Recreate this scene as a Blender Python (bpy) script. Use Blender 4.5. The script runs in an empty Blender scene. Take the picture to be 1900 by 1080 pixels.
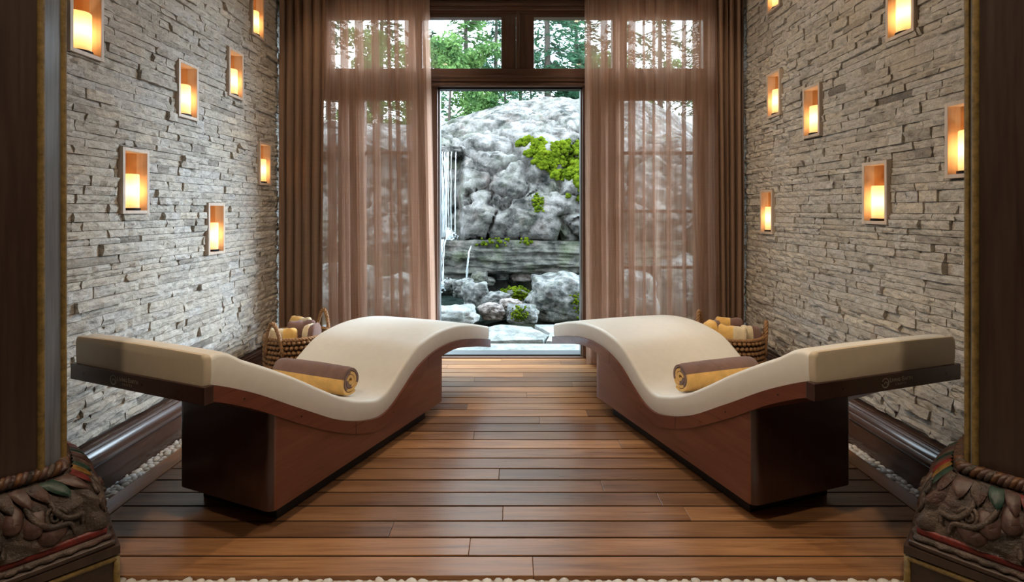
import bpy, bmesh, math, random
import numpy as np
from mathutils import Vector, Matrix, noise

R = random.Random(7)
SC = bpy.context.scene
COL = SC.collection

# ------------------------------------------------------------------ camera, world, exposure
FPX, CAMH, HOR = 980.0, 1.17, 390.0          # focal length in px (1900 wide), camera height, horizon row
cam_d = bpy.data.cameras.new('camera'); cam = bpy.data.objects.new('camera', cam_d); COL.objects.link(cam)
cam.location = (0, 0, CAMH); cam.rotation_euler = (math.pi/2, 0, 0)
cam_d.sensor_width = 36; cam_d.lens = FPX/1900*36; cam_d.shift_y = -(540-HOR)/1900
cam_d.clip_start = .05; cam_d.clip_end = 300
SC.camera = cam
SC.view_settings.view_transform = 'Standard'; SC.view_settings.look = 'None'
SC.view_settings.gamma = 1; SC.view_settings.use_curve_mapping = False
SC.view_settings.exposure = 0.3

SKY_STRENGTH = 5.6
wd = bpy.data.worlds.new('overcast_sky'); SC.world = wd; wd.use_nodes = True
_n = wd.node_tree; _bg = _n.nodes['Background']
_tc = _n.nodes.new('ShaderNodeTexCoord'); _no = _n.nodes.new('ShaderNodeTexNoise'); _rp = _n.nodes.new('ShaderNodeValToRGB')
_no.inputs['Scale'].default_value = 2.5; _no.inputs['Detail'].default_value = 4
_rp.color_ramp.elements[0].position = .35; _rp.color_ramp.elements[0].color = (.62, .84, 1, 1)
_rp.color_ramp.elements[1].position = .65; _rp.color_ramp.elements[1].color = (.84, .95, 1, 1)
_n.links.new(_tc.outputs['Generated'], _no.inputs['Vector']); _n.links.new(_no.outputs['Fac'], _rp.inputs['Fac'])
_n.links.new(_rp.outputs['Color'], _bg.inputs['Color']); _bg.inputs['Strength'].default_value = SKY_STRENGTH

# hazy sun, low on the right: a wide soft disc behind thin cloud
_sd = bpy.data.lights.new('hazy_sun', 'SUN'); _sd.energy = 17; _sd.angle = math.radians(38); _sd.color = (.66, .84, 1.0)
_so = bpy.data.objects.new('hazy_sun', _sd); COL.objects.link(_so); _so.rotation_euler = Vector((-.83, -.46, -.31)).to_track_quat('-Z', 'Y').to_euler()

# ceiling downlights: (x, y, power W, spot degrees, aim x, aim y, aim z, place)
DOWNLIGHTS = [
    (0.75, 2.35, 44, 66, -1.76, 2.35, 1.75, 'aimed at the near half of the left wall'), (0.75, 3.2, 28, 66, -1.76, 3.3, 1.75, 'aimed at the far half of the left wall'),
    (-0.75, 2.35, 74, 66, 1.76, 2.35, 1.6, 'aimed at the near half of the right wall'), (-0.75, 3.2, 66, 66, 1.76, 3.3, 1.6, 'aimed at the far half of the right wall'),
    (-1.1, 2.9, 38, 70, -1.0, 4.0, 1.6, 'aimed at the left curtains'), (1.1, 2.9, 38, 70, 1.0, 4.0, 1.6, 'aimed at the right curtains'),
    (0.0, 2.3, 55, 75, 0.0, 2.3, 0.0, 'over the middle of the deck'),
    (-1.0, 0.55, 85, 85, -0.1, 2.0, 0.0, 'over the lobby at the left'), (1.0, 0.55, 85, 85, 0.1, 2.0, 0.0, 'over the lobby at the right'),
]
WARM = (1.0, .79, .57)
CEIL = 3.35

# ------------------------------------------------------------------ helpers
ORG = {}
def tag(o, label=None, cat=None, group=None, kind=None):
    if label: o['label'] = label
    if cat: o['category'] = cat
    if group: o['group'] = group
    if kind: o['kind'] = kind
    return o
def empty(name, loc, rz=0):
    o = bpy.data.objects.new(name, None); COL.objects.link(o); o.location = loc; o.rotation_euler = (0, 0, rz)
    o.empty_display_size = .05; ORG[o] = Vector(loc); return o
class MB:
    def __init__(s): s.v = []; s.f = []; s.mi = []; s.a = []
    def add(s, vs, fs, mi=0, a=None):
        b = len(s.v); s.v += [tuple(p) for p in vs]; s.f += [tuple(i+b for i in f) for f in fs]; s.mi += [mi]*len(fs)
        if a is not None: s.a += [a]*len(vs)
        return s
    def box(s, a, b, mi=0, M=None):
        (x0, y0, z0), (x1, y1, z1) = a, b
        vs = [(x, y, z) for z in (z0, z1) for y in (y0, y1) for x in (x0, x1)]
        if M is not None: vs = [M @ Vector(p) for p in vs]
        return s.add(vs, [(0,2,3,1),(4,5,7,6),(0,1,5,4),(2,6,7,3),(0,4,6,2),(1,3,7,5)], mi)
    def bbox(s, a, b, r=.004, mi=0, M=None):      # bevelled box
        bm = bmesh.new(); bmesh.ops.create_cube(bm, size=1)
        for v in bm.verts: v.co = Vector([(a[i]+b[i])/2+v.co[i]*(b[i]-a[i]) for i in range(3)])
        bmesh.ops.bevel(bm, geom=bm.edges[:], offset=r, segments=2, profile=.6, affect='EDGES', clamp_overlap=True)
        bm.verts.index_update()
        vs = [v.co if M is None else M @ v.co for v in bm.verts]
        s.add(vs, [[v.index for v in f.verts] for f in bm.faces], mi); bm.free(); return s
    def grid(s, P, mi=0, cu=False, cv=False):     # P[i][j] points
        n, m = len(P), len(P[0]); vs = [p for row in P for p in row]; fs = []
        for i in range(n if cu else n-1):
            for j in range(m if cv else m-1):
                i2, j2 = (i+1) % n, (j+1) % m
                fs.append((i*m+j, i2*m+j, i2*m+j2, i*m+j2))
        return s.add(vs, fs, mi)
    def tube(s, pts, rad, n=8, mi=0, cap=True, closed=False):
        pts = [Vector(p) for p in pts]; k = len(pts)
        rad = rad if hasattr(rad, '__len__') else [rad]*k
        rings = []; up = Vector((0, 0, 1)); prev = None
        for i, p in enumerate(pts):
            if closed: t = pts[(i+1) % k]-pts[i-1]
            else: t = pts[min(i+1, k-1)]-pts[max(i-1, 0)]
            t = t.normalized() if t.length > 1e-9 else Vector((0, 0, 1))
            if prev is None:
                u = t.cross(up); u = u if u.length > .05 else t.cross(Vector((1, 0, 0)))
            else: u = prev-t*prev.dot(t)
            u.normalize(); prev = u; w = t.cross(u)
            rings.append([p+(u*math.cos(2*math.pi*j/n)+w*math.sin(2*math.pi*j/n))*rad[i] for j in range(n)])
        s.grid(rings, mi, cu=closed, cv=True)
        if cap and not closed:
            b = len(s.v)-n*k
            s.f += [tuple(b+j for j in range(n))[::-1], tuple(b+(k-1)*n+j for j in range(n))]; s.mi += [mi, mi]
        return s
    def lathe(s, prof, c=(0, 0, 0), n=24, mi=0):   # prof [(r,z)]
        rings = [[(c[0]+r*math.cos(2*math.pi*j/n), c[1]+r*math.sin(2*math.pi*j/n), c[2]+z) for j in range(n)] for r, z in prof]
        return s.grid(rings, mi, cv=True)
    def prism(s, poly, z0, z1, mi=0):
        n = len(poly); vs = [(x, y, z0) for x, y in poly]+[(x, y, z1) for x, y in poly]
        return s.add(vs, [tuple(range(n))[::-1], tuple(range(n, 2*n))]+[(i, (i+1) % n, n+(i+1) % n, n+i) for i in range(n)], mi)
    def build(s, name, mats, parent=None, smooth=False, local=False, auto=None):
        vs = s.v
        o0 = Vector((0, 0, 0))
        if parent is not None and not local:
            o0 = ORG.get(parent, o0); vs = [(p[0]-o0.x, p[1]-o0.y, p[2]-o0.z) for p in vs]
        me = bpy.data.meshes.new(name); me.from_pydata(vs, [], s.f)
        mats = mats if isinstance(mats, (list, tuple)) else [mats]
        for m in mats: me.materials.append(m)
        if len(mats) > 1: me.polygons.foreach_set('material_index', s.mi)
        if s.a and len(s.a) == len(vs):
            at = me.attributes.new('tint', 'FLOAT', 'POINT'); at.data.foreach_set('value', s.a)
        me.update()
        bm = bmesh.new(); bm.from_mesh(me); bmesh.ops.recalc_face_normals(bm, faces=bm.faces[:]); bm.to_mesh(me); bm.free()
        if smooth:
            me.polygons.foreach_set('use_smooth', [True]*len(me.polygons))
            if auto: me.set_sharp_from_angle(angle=math.radians(auto))
        o = bpy.data.objects.new(name, me); COL.objects.link(o)
        if parent is not None: o.parent = parent; ORG[o] = o0
        else: ORG[o] = Vector((0, 0, 0))
        return o
def S(o): o['kind'] = 'structure'; return o
def px2(px, py, Y): return Vector(((px-950)/FPX*Y, Y, CAMH-(py-HOR)/FPX*Y))
def proj(p): return 950+FPX*p[0]/p[1], HOR+(CAMH-p[2])*FPX/p[1]
def lerp(a, b, t): return a+(b-a)*t
def sstep(a, b, x): t = min(1, max(0, (x-a)/(b-a))); return t*t*(3-2*t)
def fbm(p, o=4): return noise.fractal(Vector(p), 1.0, 2.0, o)
def rects_minus(rect, holes):                     # (u0,u1,z0,z1) minus holes -> list of rects
    out = [rect]
    for h in holes:
        nx = []
        for r in out:
            if h[1] <= r[0]+1e-6 or h[0] >= r[1]-1e-6 or h[3] <= r[2]+1e-6 or h[2] >= r[3]-1e-6: nx.append(r); continue
            if h[0] > r[0]: nx.append((r[0], h[0], r[2], r[3]))
            if h[1] < r[1]: nx.append((h[1], r[1], r[2], r[3]))
            a, b = max(r[0], h[0]), min(r[1], h[1])
            if h[2] > r[2]: nx.append((a, b, r[2], h[2]))
            if h[3] < r[3]: nx.append((a, b, h[3], r[3]))
        out = nx
    return out

# ------------------------------------------------------------------ materials
class NT:
    def __init__(s, name):
        s.m = bpy.data.materials.new(name); s.m.use_nodes = True; s.t = s.m.node_tree; s.b = s.t.nodes['Principled BSDF']; s.out = s.t.nodes['Material Output']
    def n(s, ty, ins=None, **kw):
        x = s.t.nodes.new('ShaderNode'+ty)
        for k, v in kw.items(): setattr(x, k, v)
        for k, v in (ins or {}).items(): s.i(x.inputs[k], v)
        return x
    def i(s, sock, v):
        if isinstance(v, bpy.types.NodeSocket): s.t.links.new(v, sock)
        elif isinstance(v, bpy.types.Node): s.t.links.new(v.outputs[0], sock)
        else:
            if hasattr(v, '__len__') and len(v) == 3 and len(sock.default_value) == 4: v = (*v, 1)
            sock.default_value = v
    def noise(s, vec, scale, detail=4, rough=.55, dist=0): return s.n('TexNoise', {'Vector': vec, 'Scale': scale, 'Detail': detail, 'Roughness': rough, 'Distortion': dist}).outputs['Fac']
    def ramp(s, fac, stops):
        x = s.n('ValToRGB', {'Fac': fac}); e = x.color_ramp.elements
        while len(e) < len(stops): e.new(.5)
        for el, (p, c) in zip(e, stops): el.position = p; el.color = (*c, 1) if len(c) == 3 else c
        return x.outputs['Color']
    def math(s, op, a, b=0.0, c=None):
        x = s.n('Math', operation=op); s.i(x.inputs[0], a); s.i(x.inputs[1], b)
        if c is not None: s.i(x.inputs[2], c)
        return x.outputs[0]
    def mix(s, fac, a, b, bt='MIX'):
        x = s.n('Mix', data_type='RGBA', blend_type=bt); s.i(x.inputs[0], fac); s.i(x.inputs[6], a); s.i(x.inputs[7], b); return x.outputs[2]
    def map(s, vec, scale=(1, 1, 1), loc=(0, 0, 0), rot=(0, 0, 0)): return s.n('Mapping', {'Vector': vec, 'Scale': scale, 'Location': loc, 'Rotation': rot}).outputs[0]
    def obj(s): return s.n('TexCoord').outputs['Object']
    def pos(s): return s.n('NewGeometry').outputs['Position']
    def rnd(s): return s.n('ObjectInfo').outputs['Random']
    def bump(s, h, strength, dist=.01, prev=None):
        x = s.n('Bump', {'Height': h, 'Strength': strength, 'Distance': dist})
        if prev is not None: s.i(x.inputs['Normal'], prev)
        return x.outputs[0]
    def set(s, **kw):
        for k, v in kw.items(): s.i(s.b.inputs[{'col': 'Base Color', 'rough': 'Roughness', 'nrm': 'Normal', 'metal': 'Metallic', 'coat': 'Coat Weight', 'coatr': 'Coat Roughness', 'spec': 'Specular IOR Level', 'sheen': 'Sheen Weight'}[k]], v)
        return s.m
def plain(name, col, rough=.5, metal=0, var=.12, scale=30, bump=.0, spec=.5, coat=0):
    t = NT(name); p = t.obj(); n1 = t.noise(p, scale, 5)
    c = t.mix(1, col, t.ramp(n1, [(.25, (1-var,)*3), (.75, (1+var,)*3)]), 'MULTIPLY')
    kw = dict(col=c, rough=rough, metal=metal, spec=spec, coat=coat)
    if bump: kw['nrm'] = t.bump(n1, bump, .004)
    return t.set(**kw)
def wood(name, c0, c1, axis=0, rough=.4, freq=1.0, rvar=.0, coat=0.0, bump=.15, spec=.5, coatr=.1):
    t = NT(name); p = t.obj(); r = t.rnd()
    off = t.n('CombineXYZ', {0: t.math('MULTIPLY', r, 53.0), 1: t.math('MULTIPLY', r, 17.0), 2: t.math('MULTIPLY', r, 29.0)})
    pv = t.n('VectorMath', operation='ADD'); t.i(pv.inputs[0], p); t.i(pv.inputs[1], off)
    sc = [22*freq]*3; sc[axis] = 1.6*freq
    g = t.noise(t.map(pv.outputs[0], sc), 1.0, 7, .62, .9)
    sc2 = [120*freq]*3; sc2[axis] = 5*freq
    g2 = t.noise(t.map(pv.outputs[0], sc2), 1.0, 3, .6)
    f = t.math('MULTIPLY_ADD', g2, .35, t.math('MULTIPLY', g, .65))
    c = t.ramp(f, [(.34, c0), (.5, [lerp(a, b, .55) for a, b in zip(c0, c1)]), (.66, c1)])
    if rvar:
        rr = t.ramp(r, [(0, (1-rvar, 1-rvar*1.05, 1-rvar*1.0)), (.5, (1, .98, .96)), (1, (1+rvar, 1+rvar*.95, 1+rvar*.85))]); c = t.mix(1, c, rr, 'MULTIPLY')
    return t.set(col=c, rough=t.math('MULTIPLY_ADD', g2, .15, rough-.07), nrm=t.bump(f, bump, .002), coat=coat, coatr=coatr, spec=spec)

def m_stone():
    t = NT('ledger_stone'); p = t.pos(); a = t.n('Attribute', attribute_name='tint').outputs['Fac']
    base = t.ramp(a, [(0, (.22, .20, .18)), (.2, (.42, .39, .35)), (.45, (.56, .525, .465)), (.62, (.54, .52, .495)), (.8, (.60, .54, .45)), (1, (.72, .68, .61))])
    big = t.noise(p, 3.2, 4); mid = t.noise(t.map(p, (26, 22, 48)), 1, 6, .65, .6); fin = t.noise(p, 150, 4, .7)
    vor = t.n('TexVoronoi', {'Vector': t.map(p, (30, 30, 55)), 'Scale': 1.0, 'Randomness': 1.0}).outputs['Distance']
    c = t.mix(1, base, t.ramp(mid, [(.28, (.40, .385, .37)), (.44, (.84, .83, .82)), (.7, (1.16, 1.14, 1.11))]), 'MULTIPLY')
    c = t.mix(1, c, t.ramp(fin, [(.25, (.7, .7, .7)), (.7, (1.15, 1.15, 1.15))]), 'MULTIPLY')
    c = t.mix(t.math('MULTIPLY', t.ramp(big, [(.45, (0, 0, 0)), (.65, (1, 1, 1))]), .35), c, (.50, .41, .31))
    h = t.math('ADD', t.math('MULTIPLY', mid, 1.0), t.math('ADD', t.math('MULTIPLY', fin, .22), t.math('MULTIPLY', vor, .5)))
    return t.set(col=c, rough=.9, spec=.2, nrm=t.bump(h, .8, .012))
def m_rock(name, dark, midc, light, wet=.75, scale=1.0, strata=(1, 1, 1), tintg=.25):
    t = NT(name); p = t.pos()
    n1 = t.noise(t.map(p, [1.1*scale*k for k in strata]), 1, 8, .62, .5); n2 = t.noise(p, 4.5*scale, 7, .68, .4); n3 = t.noise(p, 26*scale, 5, .7)
    wv = t.n('TexWave', {'Vector': t.map(p, (1, .5, 2.2), rot=(.3, .5, 0)), 'Scale': .8*scale, 'Distortion': 14.0, 'Detail': 4.0, 'Detail Scale': 1.5}, wave_type='BANDS').outputs['Fac']
    f = t.math('ADD', t.math('MULTIPLY', n1, .4), t.math('ADD', t.math('MULTIPLY', n2, .52), t.math('MULTIPLY', wv, .08)))
    c = t.ramp(f, [(.40, dark), (.475, midc), (.60, light)])
    g = t.noise(p, 1.9*scale, 4)
    c = t.mix(t.math('MULTIPLY', t.ramp(g, [(.5, (0, 0, 0)), (.68, (1, 1, 1))]), tintg), c, (.16, .2, .10))
    c = t.mix(t.math('MULTIPLY', t.ramp(t.noise(p, 2.7*scale, 3), [(.55, (0, 0, 0)), (.72, (1, 1, 1))]), .3), c, (.34, .24, .21))
    c = t.mix(1, c, t.ramp(n3, [(.3, (.72,)*3), (.68, (1.2,)*3)]), 'MULTIPLY')
    h = t.math('ADD', t.math('MULTIPLY', n2, .7), t.math('ADD', t.math('MULTIPLY', n3, .25), t.math('MULTIPLY', wv, .05)))
    return t.set(col=c, rough=wet, spec=.35, nrm=t.bump(h, .9, .10/scale))
def m_leaf(name, c0, c1, sc=1.6):
    t = NT(name); n1 = t.noise(t.pos(), sc, 5, .7)
    c = t.ramp(n1, [(.35, c0), (.65, c1)])
    d = t.n('BsdfDiffuse', {'Color': c}); tr = t.n('BsdfTranslucent', {'Color': c}); mx = t.n('MixShader', {0: .35}); t.i(mx.inputs[1], d); t.i(mx.inputs[2], tr)
    t.i(t.out.inputs['Surface'], mx); return t.m
def m_cloth(name, c0, c1, clear, trans, axis=2):
    t = NT(name); p = t.pos()
    sl = t.noise(t.map(p, (55, 55, 1.2)), 1, 5, .65); wv = t.noise(t.map(p, (260, 260, 260)), 1, 2, .7); hz = t.noise(t.map(p, (3, 3, 160)), 1, 3, .6)
    c = t.ramp(sl, [(.3, c0), (.7, c1)]); c = t.mix(1, c, t.ramp(t.math('ADD', t.math('MULTIPLY', wv, .7), t.math('MULTIPLY', hz, .3)), [(.35, (.88,)*3), (.65, (1.1,)*3)]), 'MULTIPLY')
    nb = t.bump(t.math('ADD', wv, hz), .25, .001)
    d = t.n('BsdfDiffuse', {'Color': c, 'Normal': nb}); tr = t.n('BsdfTranslucent', {'Color': c, 'Normal': nb}); m1 = t.n('MixShader', {0: trans}); t.i(m1.inputs[1], d); t.i(m1.inputs[2], tr)
    res = m1
    if clear > 0:
        holes = t.math('MULTIPLY_ADD', t.math('SUBTRACT', wv, .5), .5, clear)
        m2 = t.n('MixShader', {0: holes}); t.i(m2.inputs[1], m1); t.i(m2.inputs[2], t.n('BsdfTransparent', {'Color': (1, .96, .93)})); res = m2
    t.i(t.out.inputs['Surface'], res); return t.m
def m_terry(name, col, sheen=.3):
    t = NT(name); p = t.pos(); n1 = t.noise(p, 420, 3, .7); n2 = t.noise(p, 22, 4)
    c = t.mix(1, col, t.ramp(n2, [(.3, (.85,)*3), (.7, (1.12,)*3)]), 'MULTIPLY')
    return t.set(col=c, rough=.95, spec=.1, sheen=sheen, nrm=t.bump(t.math('ADD', n1, n2), .5, .004))
def m_emit(name, col, st):
    t = NT(name); t.i(t.out.inputs['Surface'], t.n('Emission', {'Color': col, 'Strength': st})); return t.m
def m_glass(name, col=(1, 1, 1), g=.05):
    t = NT(name); mx = t.n('MixShader', {0: g}); t.i(mx.inputs[1], t.n('BsdfTransparent', {'Color': col})); t.i(mx.inputs[2], t.n('BsdfGlossy', {'Roughness': .02})); t.i(t.out.inputs['Surface'], mx); return t.m
def m_wax():
    t = NT('candle_wax'); p = t.pos(); n1 = t.noise(t.map(p, (60, 60, 6)), 1, 3)
    c = t.ramp(n1, [(.3, (.90, .78, .60)), (.7, (.97, .88, .74))])
    d = t.n('BsdfDiffuse', {'Color': c}); tr = t.n('BsdfTranslucent', {'Color': (1, .80, .52)}); m1 = t.n('MixShader', {0: .6}); t.i(m1.inputs[1], d); t.i(m1.inputs[2], tr)
    m2 = t.n('MixShader', {0: .16}); t.i(m2.inputs[1], m1); t.i(m2.inputs[2], t.n('BsdfTransparent', {'Color': (1, .62, .28)}))
    t.i(t.out.inputs['Surface'], m2); return t.m
def m_water(name, alpha, rough=.12, col=(.85, .95, 1)):
    t = NT(name); p = t.pos(); n1 = t.noise(t.map(p, (40, 40, 4)), 1, 4)
    m1 = t.n('MixShader', {0: .25}); t.i(m1.inputs[1], t.n('BsdfDiffuse', {'Color': col})); t.i(m1.inputs[2], t.n('BsdfGlossy', {'Roughness': rough}))
    m2 = t.n('MixShader', {0: t.math('MULTIPLY_ADD', t.math('SUBTRACT', n1, .5), 1.2, alpha)}); t.i(m2.inputs[1], m1); t.i(m2.inputs[2], t.n('BsdfTransparent')); t.i(t.out.inputs['Surface'], m2); return t.m
def m_carved():
    t = NT('weathered_carved_paint'); p = t.pos(); n1 = t.noise(p, 14, 6, .65); n2 = t.noise(p, 60, 5, .7); n3 = t.noise(p, 9, 3)
    c = t.ramp(n1, [(.3, (.018, .014, .012)), (.5, (.062, .043, .033)), (.68, (.13, .092, .073))])
    c = t.mix(t.math('MULTIPLY', t.ramp(n3, [(.56, (0, 0, 0)), (.66, (1, 1, 1))]), .35), c, (.11, .03, .022))
    return t.set(col=c, rough=.38, spec=.5, nrm=t.bump(t.math('ADD', n1, t.math('MULTIPLY', n2, .5)), .8, .014))
def m_worn(name, col, dark=.25):
    t = NT(name); p = t.pos(); n2 = t.noise(p, 45, 6, .7)
    return t.set(col=t.mix(1, col, t.ramp(n2, [(.3, (dark,)*3), (.6, (1.05,)*3)]), 'MULTIPLY'), rough=.42, nrm=t.bump(n2, .4, .004))

M = dict(
    stone=m_stone(), backing=plain('mortar_bed', (.10, .085, .07), .95),
    deck=wood('teak_deck', (.16, .068, .028), (.40, .205, .092), 0, .30, 1.0, .42, 0, .12),
    deck_len=wood('teak_border', (.17, .07, .028), (.34, .165, .07), 1, .34, 1.0, .2, 0, .12),
    subfloor=plain('subfloor', (.012, .01, .008), .95),
    base=wood('dark_baseboard', (.060, .030, .021), (.078, .040, .028), 1, .24, .5, 0, .5, .05),
    frame=wood('window_wood', (.075, .036, .023), (.15, .078, .05), 2, .38, .9, .05, .1, .08),
    frame_h=wood('window_wood_rail', (.075, .036, .023), (.15, .078, .05), 0, .38, .9, .05, .1, .08),
    mahog=wood('mahogany_veneer', (.12, .038, .022), (.19, .068, .042), 0, .3, .7, 0, .35, .04),
    rail=wood('mahogany_rail', (.10, .028, .016), (.18, .055, .032), 0, .3, 1.2, 0, .4, .04),
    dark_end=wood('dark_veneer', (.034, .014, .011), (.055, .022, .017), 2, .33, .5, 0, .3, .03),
    leather=plain('ivory_leather', (.74, .725, .67), .42, 0, .03, 25, .05, .4),
    leather_shaded=plain('ivory_leather_shaded', (.58, .50, .38), .48, 0, .04, 25, .05, .3),  # ivory leather of the near end, warm light and shade put into its colour
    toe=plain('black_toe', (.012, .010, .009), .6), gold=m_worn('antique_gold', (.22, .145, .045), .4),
    decal=plain('silver_print', (.30, .27, .22), .4, .3), screw=plain('screw', (.02, .017, .015), .4, .5),
    towel_y=m_terry('yellow_terry', (.80, .50, .16)), towel_b=m_terry('brown_terry', (.20, .115, .095)), towel_c=m_terry('cream_terry', (.70, .58, .38)),
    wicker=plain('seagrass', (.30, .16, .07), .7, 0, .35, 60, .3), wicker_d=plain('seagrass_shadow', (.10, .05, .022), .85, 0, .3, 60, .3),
    sheer=m_cloth('sheer_linen', (.36, .215, .15), (.57, .39, .295), .38, .44), drape=m_cloth('heavy_drape', (.20, .125, .085), (.29, .185, .13), 0, .05),
    maple=wood('maple_box', (.42, .25, .125), (.56, .36, .19), 2, .5, 1, .06, 0, .05), maple_fr=wood('pale_frame', (.46, .36, .28), (.60, .50, .41), 2, .5, 1, .05, 0, .05),
    wax=m_wax(), iron=plain('black_iron', (.012, .011, .010), .5, .6), flame=m_emit('candle_flame', (1, .50, .13), 30),
    plaster=plain('plaster', (.46, .40, .33), .9), ceiling=plain('ceiling_paint', (.55, .50, .43), .9), tile=plain('lobby_stone', (.36, .31, .25), .6, 0, .2, 4),
    grout=plain('pebble_grout', (.66, .63, .59), .9), 
    metal=plain('sill_metal', (.32, .34, .36), .3, .9, .05), black=plain('black_track', (.02, .02, .022), .4, .5),
    glass=m_glass('window_glass'), lamp=m_emit('lamp_lens', (1, .8, .55), 12), trimw=plain('lamp_trim', (.7, .68, .62), .4),
    rock=m_rock('granite_outcrop', (.012, .013, .012), (.115, .108, .100), (.29, .275, .265), .7, 1.0, (1.4, 1, .6)),
    ledge=m_rock('wet_ledge_rock', (.020, .020, .018), (.075, .074, .064), (.17, .165, .145), .45, 1.6, (1, 1, 1.6), .5),
    bould=m_rock('grey_boulder', (.03, .032, .032), (.12, .125, .122), (.29, .29, .28), .6, 3.0),
    bould_p=m_rock('pink_boulder', (.10, .08, .07), (.26, .22, .20), (.40, .36, .34), .7, 3.0, (1, 1, 1), .05),
    slab=m_rock('flagstone', (.13, .14, .13), (.22, .235, .225), (.33, .34, .33), .6, 2.0, (1, 1, 1), .15),
    bark=plain('bark', (.07, .055, .045), .9, 0, .4, 12, .5), soil=plain('forest_soil', (.06, .065, .035), .95, 0, .4, 3),
    needle=m_leaf('conifer_needles', (.028, .085, .055), (.10, .22, .12)), needle2=m_leaf('bright_needles', (.06, .14, .06), (.19, .33, .11)),
    leafy=m_leaf('broad_leaves', (.08, .18, .07), (.25, .40, .13)), moss=m_leaf('moss', (.025, .05, .004), (.19, .25, .016), 7.0),
    fall=m_water('falling_water', .5), pool=None, splash=m_water('splash_foam', .5, .3),
    shaft=wood('pillar_teak', (.028, .015, .011), (.062, .036, .026), 2, .38, .8, 0, .1, .1), shaft_daylit=wood('pillar_daylight_tint', (.085, .098, .12), (.20, .225, .265), 2, .3, .9, 0, .2, .12),  # second wood: blue-grey daylight reflection on the chamfers, painted into the colour
    carved=m_carved(), red=m_worn('worn_red', (.17, .016, .012)), green=m_worn('worn_green', (.018, .05, .035)), yellow=m_worn('worn_yellow', (.20, .105, .018)), orange=m_worn('worn_orange', (.13, .055, .02)),
    petal=m_worn('worn_rose_wood', (.085, .044, .036), .4), plinth=wood('plinth_wood', (.035, .018, .012), (.075, .04, .026), 0, .4, .8, 0, .1, .1),
)
def _pool():
    t = NT('stream_water'); p = t.pos(); n1 = t.noise(p, 9, 4)
    return t.set(col=t.ramp(n1, [(.4, (.02, .035, .03)), (.65, (.06, .085, .075))]), rough=.06, spec=.6, nrm=t.bump(n1, .35, .03))
M['pool'] = _pool()
def _peb(i, c):
    return plain('white_pebble_%d' % i, c, .5, 0, .08, 40)
PEB = [_peb(0, (.74, .72, .69)), _peb(1, (.82, .80, .77)), _peb(2, (.64, .62, .60)), _peb(3, (.76, .71, .65))]
SPOTLABEL = []

# ------------------------------------------------------------------ room shell
XF = 1.761           # niche frame front plane
XB = 1.790           # mortar bed behind the stones
Y0, Y1 = 1.62, 4.16  # stone walls run from the pillars to the glazed wall
NICHES = {  # side, y, z, label of place
    'L': [(2.19, 1.96, 'highest niche beside the left carved pillar, cut by the picture top'),
          (2.475, 1.305, 'second niche from the left carved pillar, at eye level'),
          (2.877, 1.82, 'niche in the middle of the left wall, above eye level'),
          (3.374, 2.038, 'upper niche of the left wall, just below the topmost one'),
          (3.665, 2.52, 'topmost niche beside the left brown drape'),
          (3.77, 1.50, 'niche at mid height right beside the left brown drape'),
          (3.15, 1.06, 'lowest niche of the left wall, above the headrest cushion'),
          (1.957, 1.147, 'niche half hidden behind the left carved pillar')],
    'R': [(2.40, 2.11, 'big high niche of the right wall, cut by the picture top'),
          (2.06, 1.45, 'niche half hidden behind the right carved pillar'),
          (3.11, 1.752, 'niche in the upper middle of the right wall'),
          (3.56, 1.951, 'small upper niche near the right brown drape'),
          (2.567, 1.254, 'niche at eye level in the middle of the right wall'),
          (3.66, 1.158, 'lowest niche right beside the right brown drape'),
          (3.56, 2.67, 'topmost small niche of the right wall, barely in the picture')]}
NW, NH = .175, .305

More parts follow.
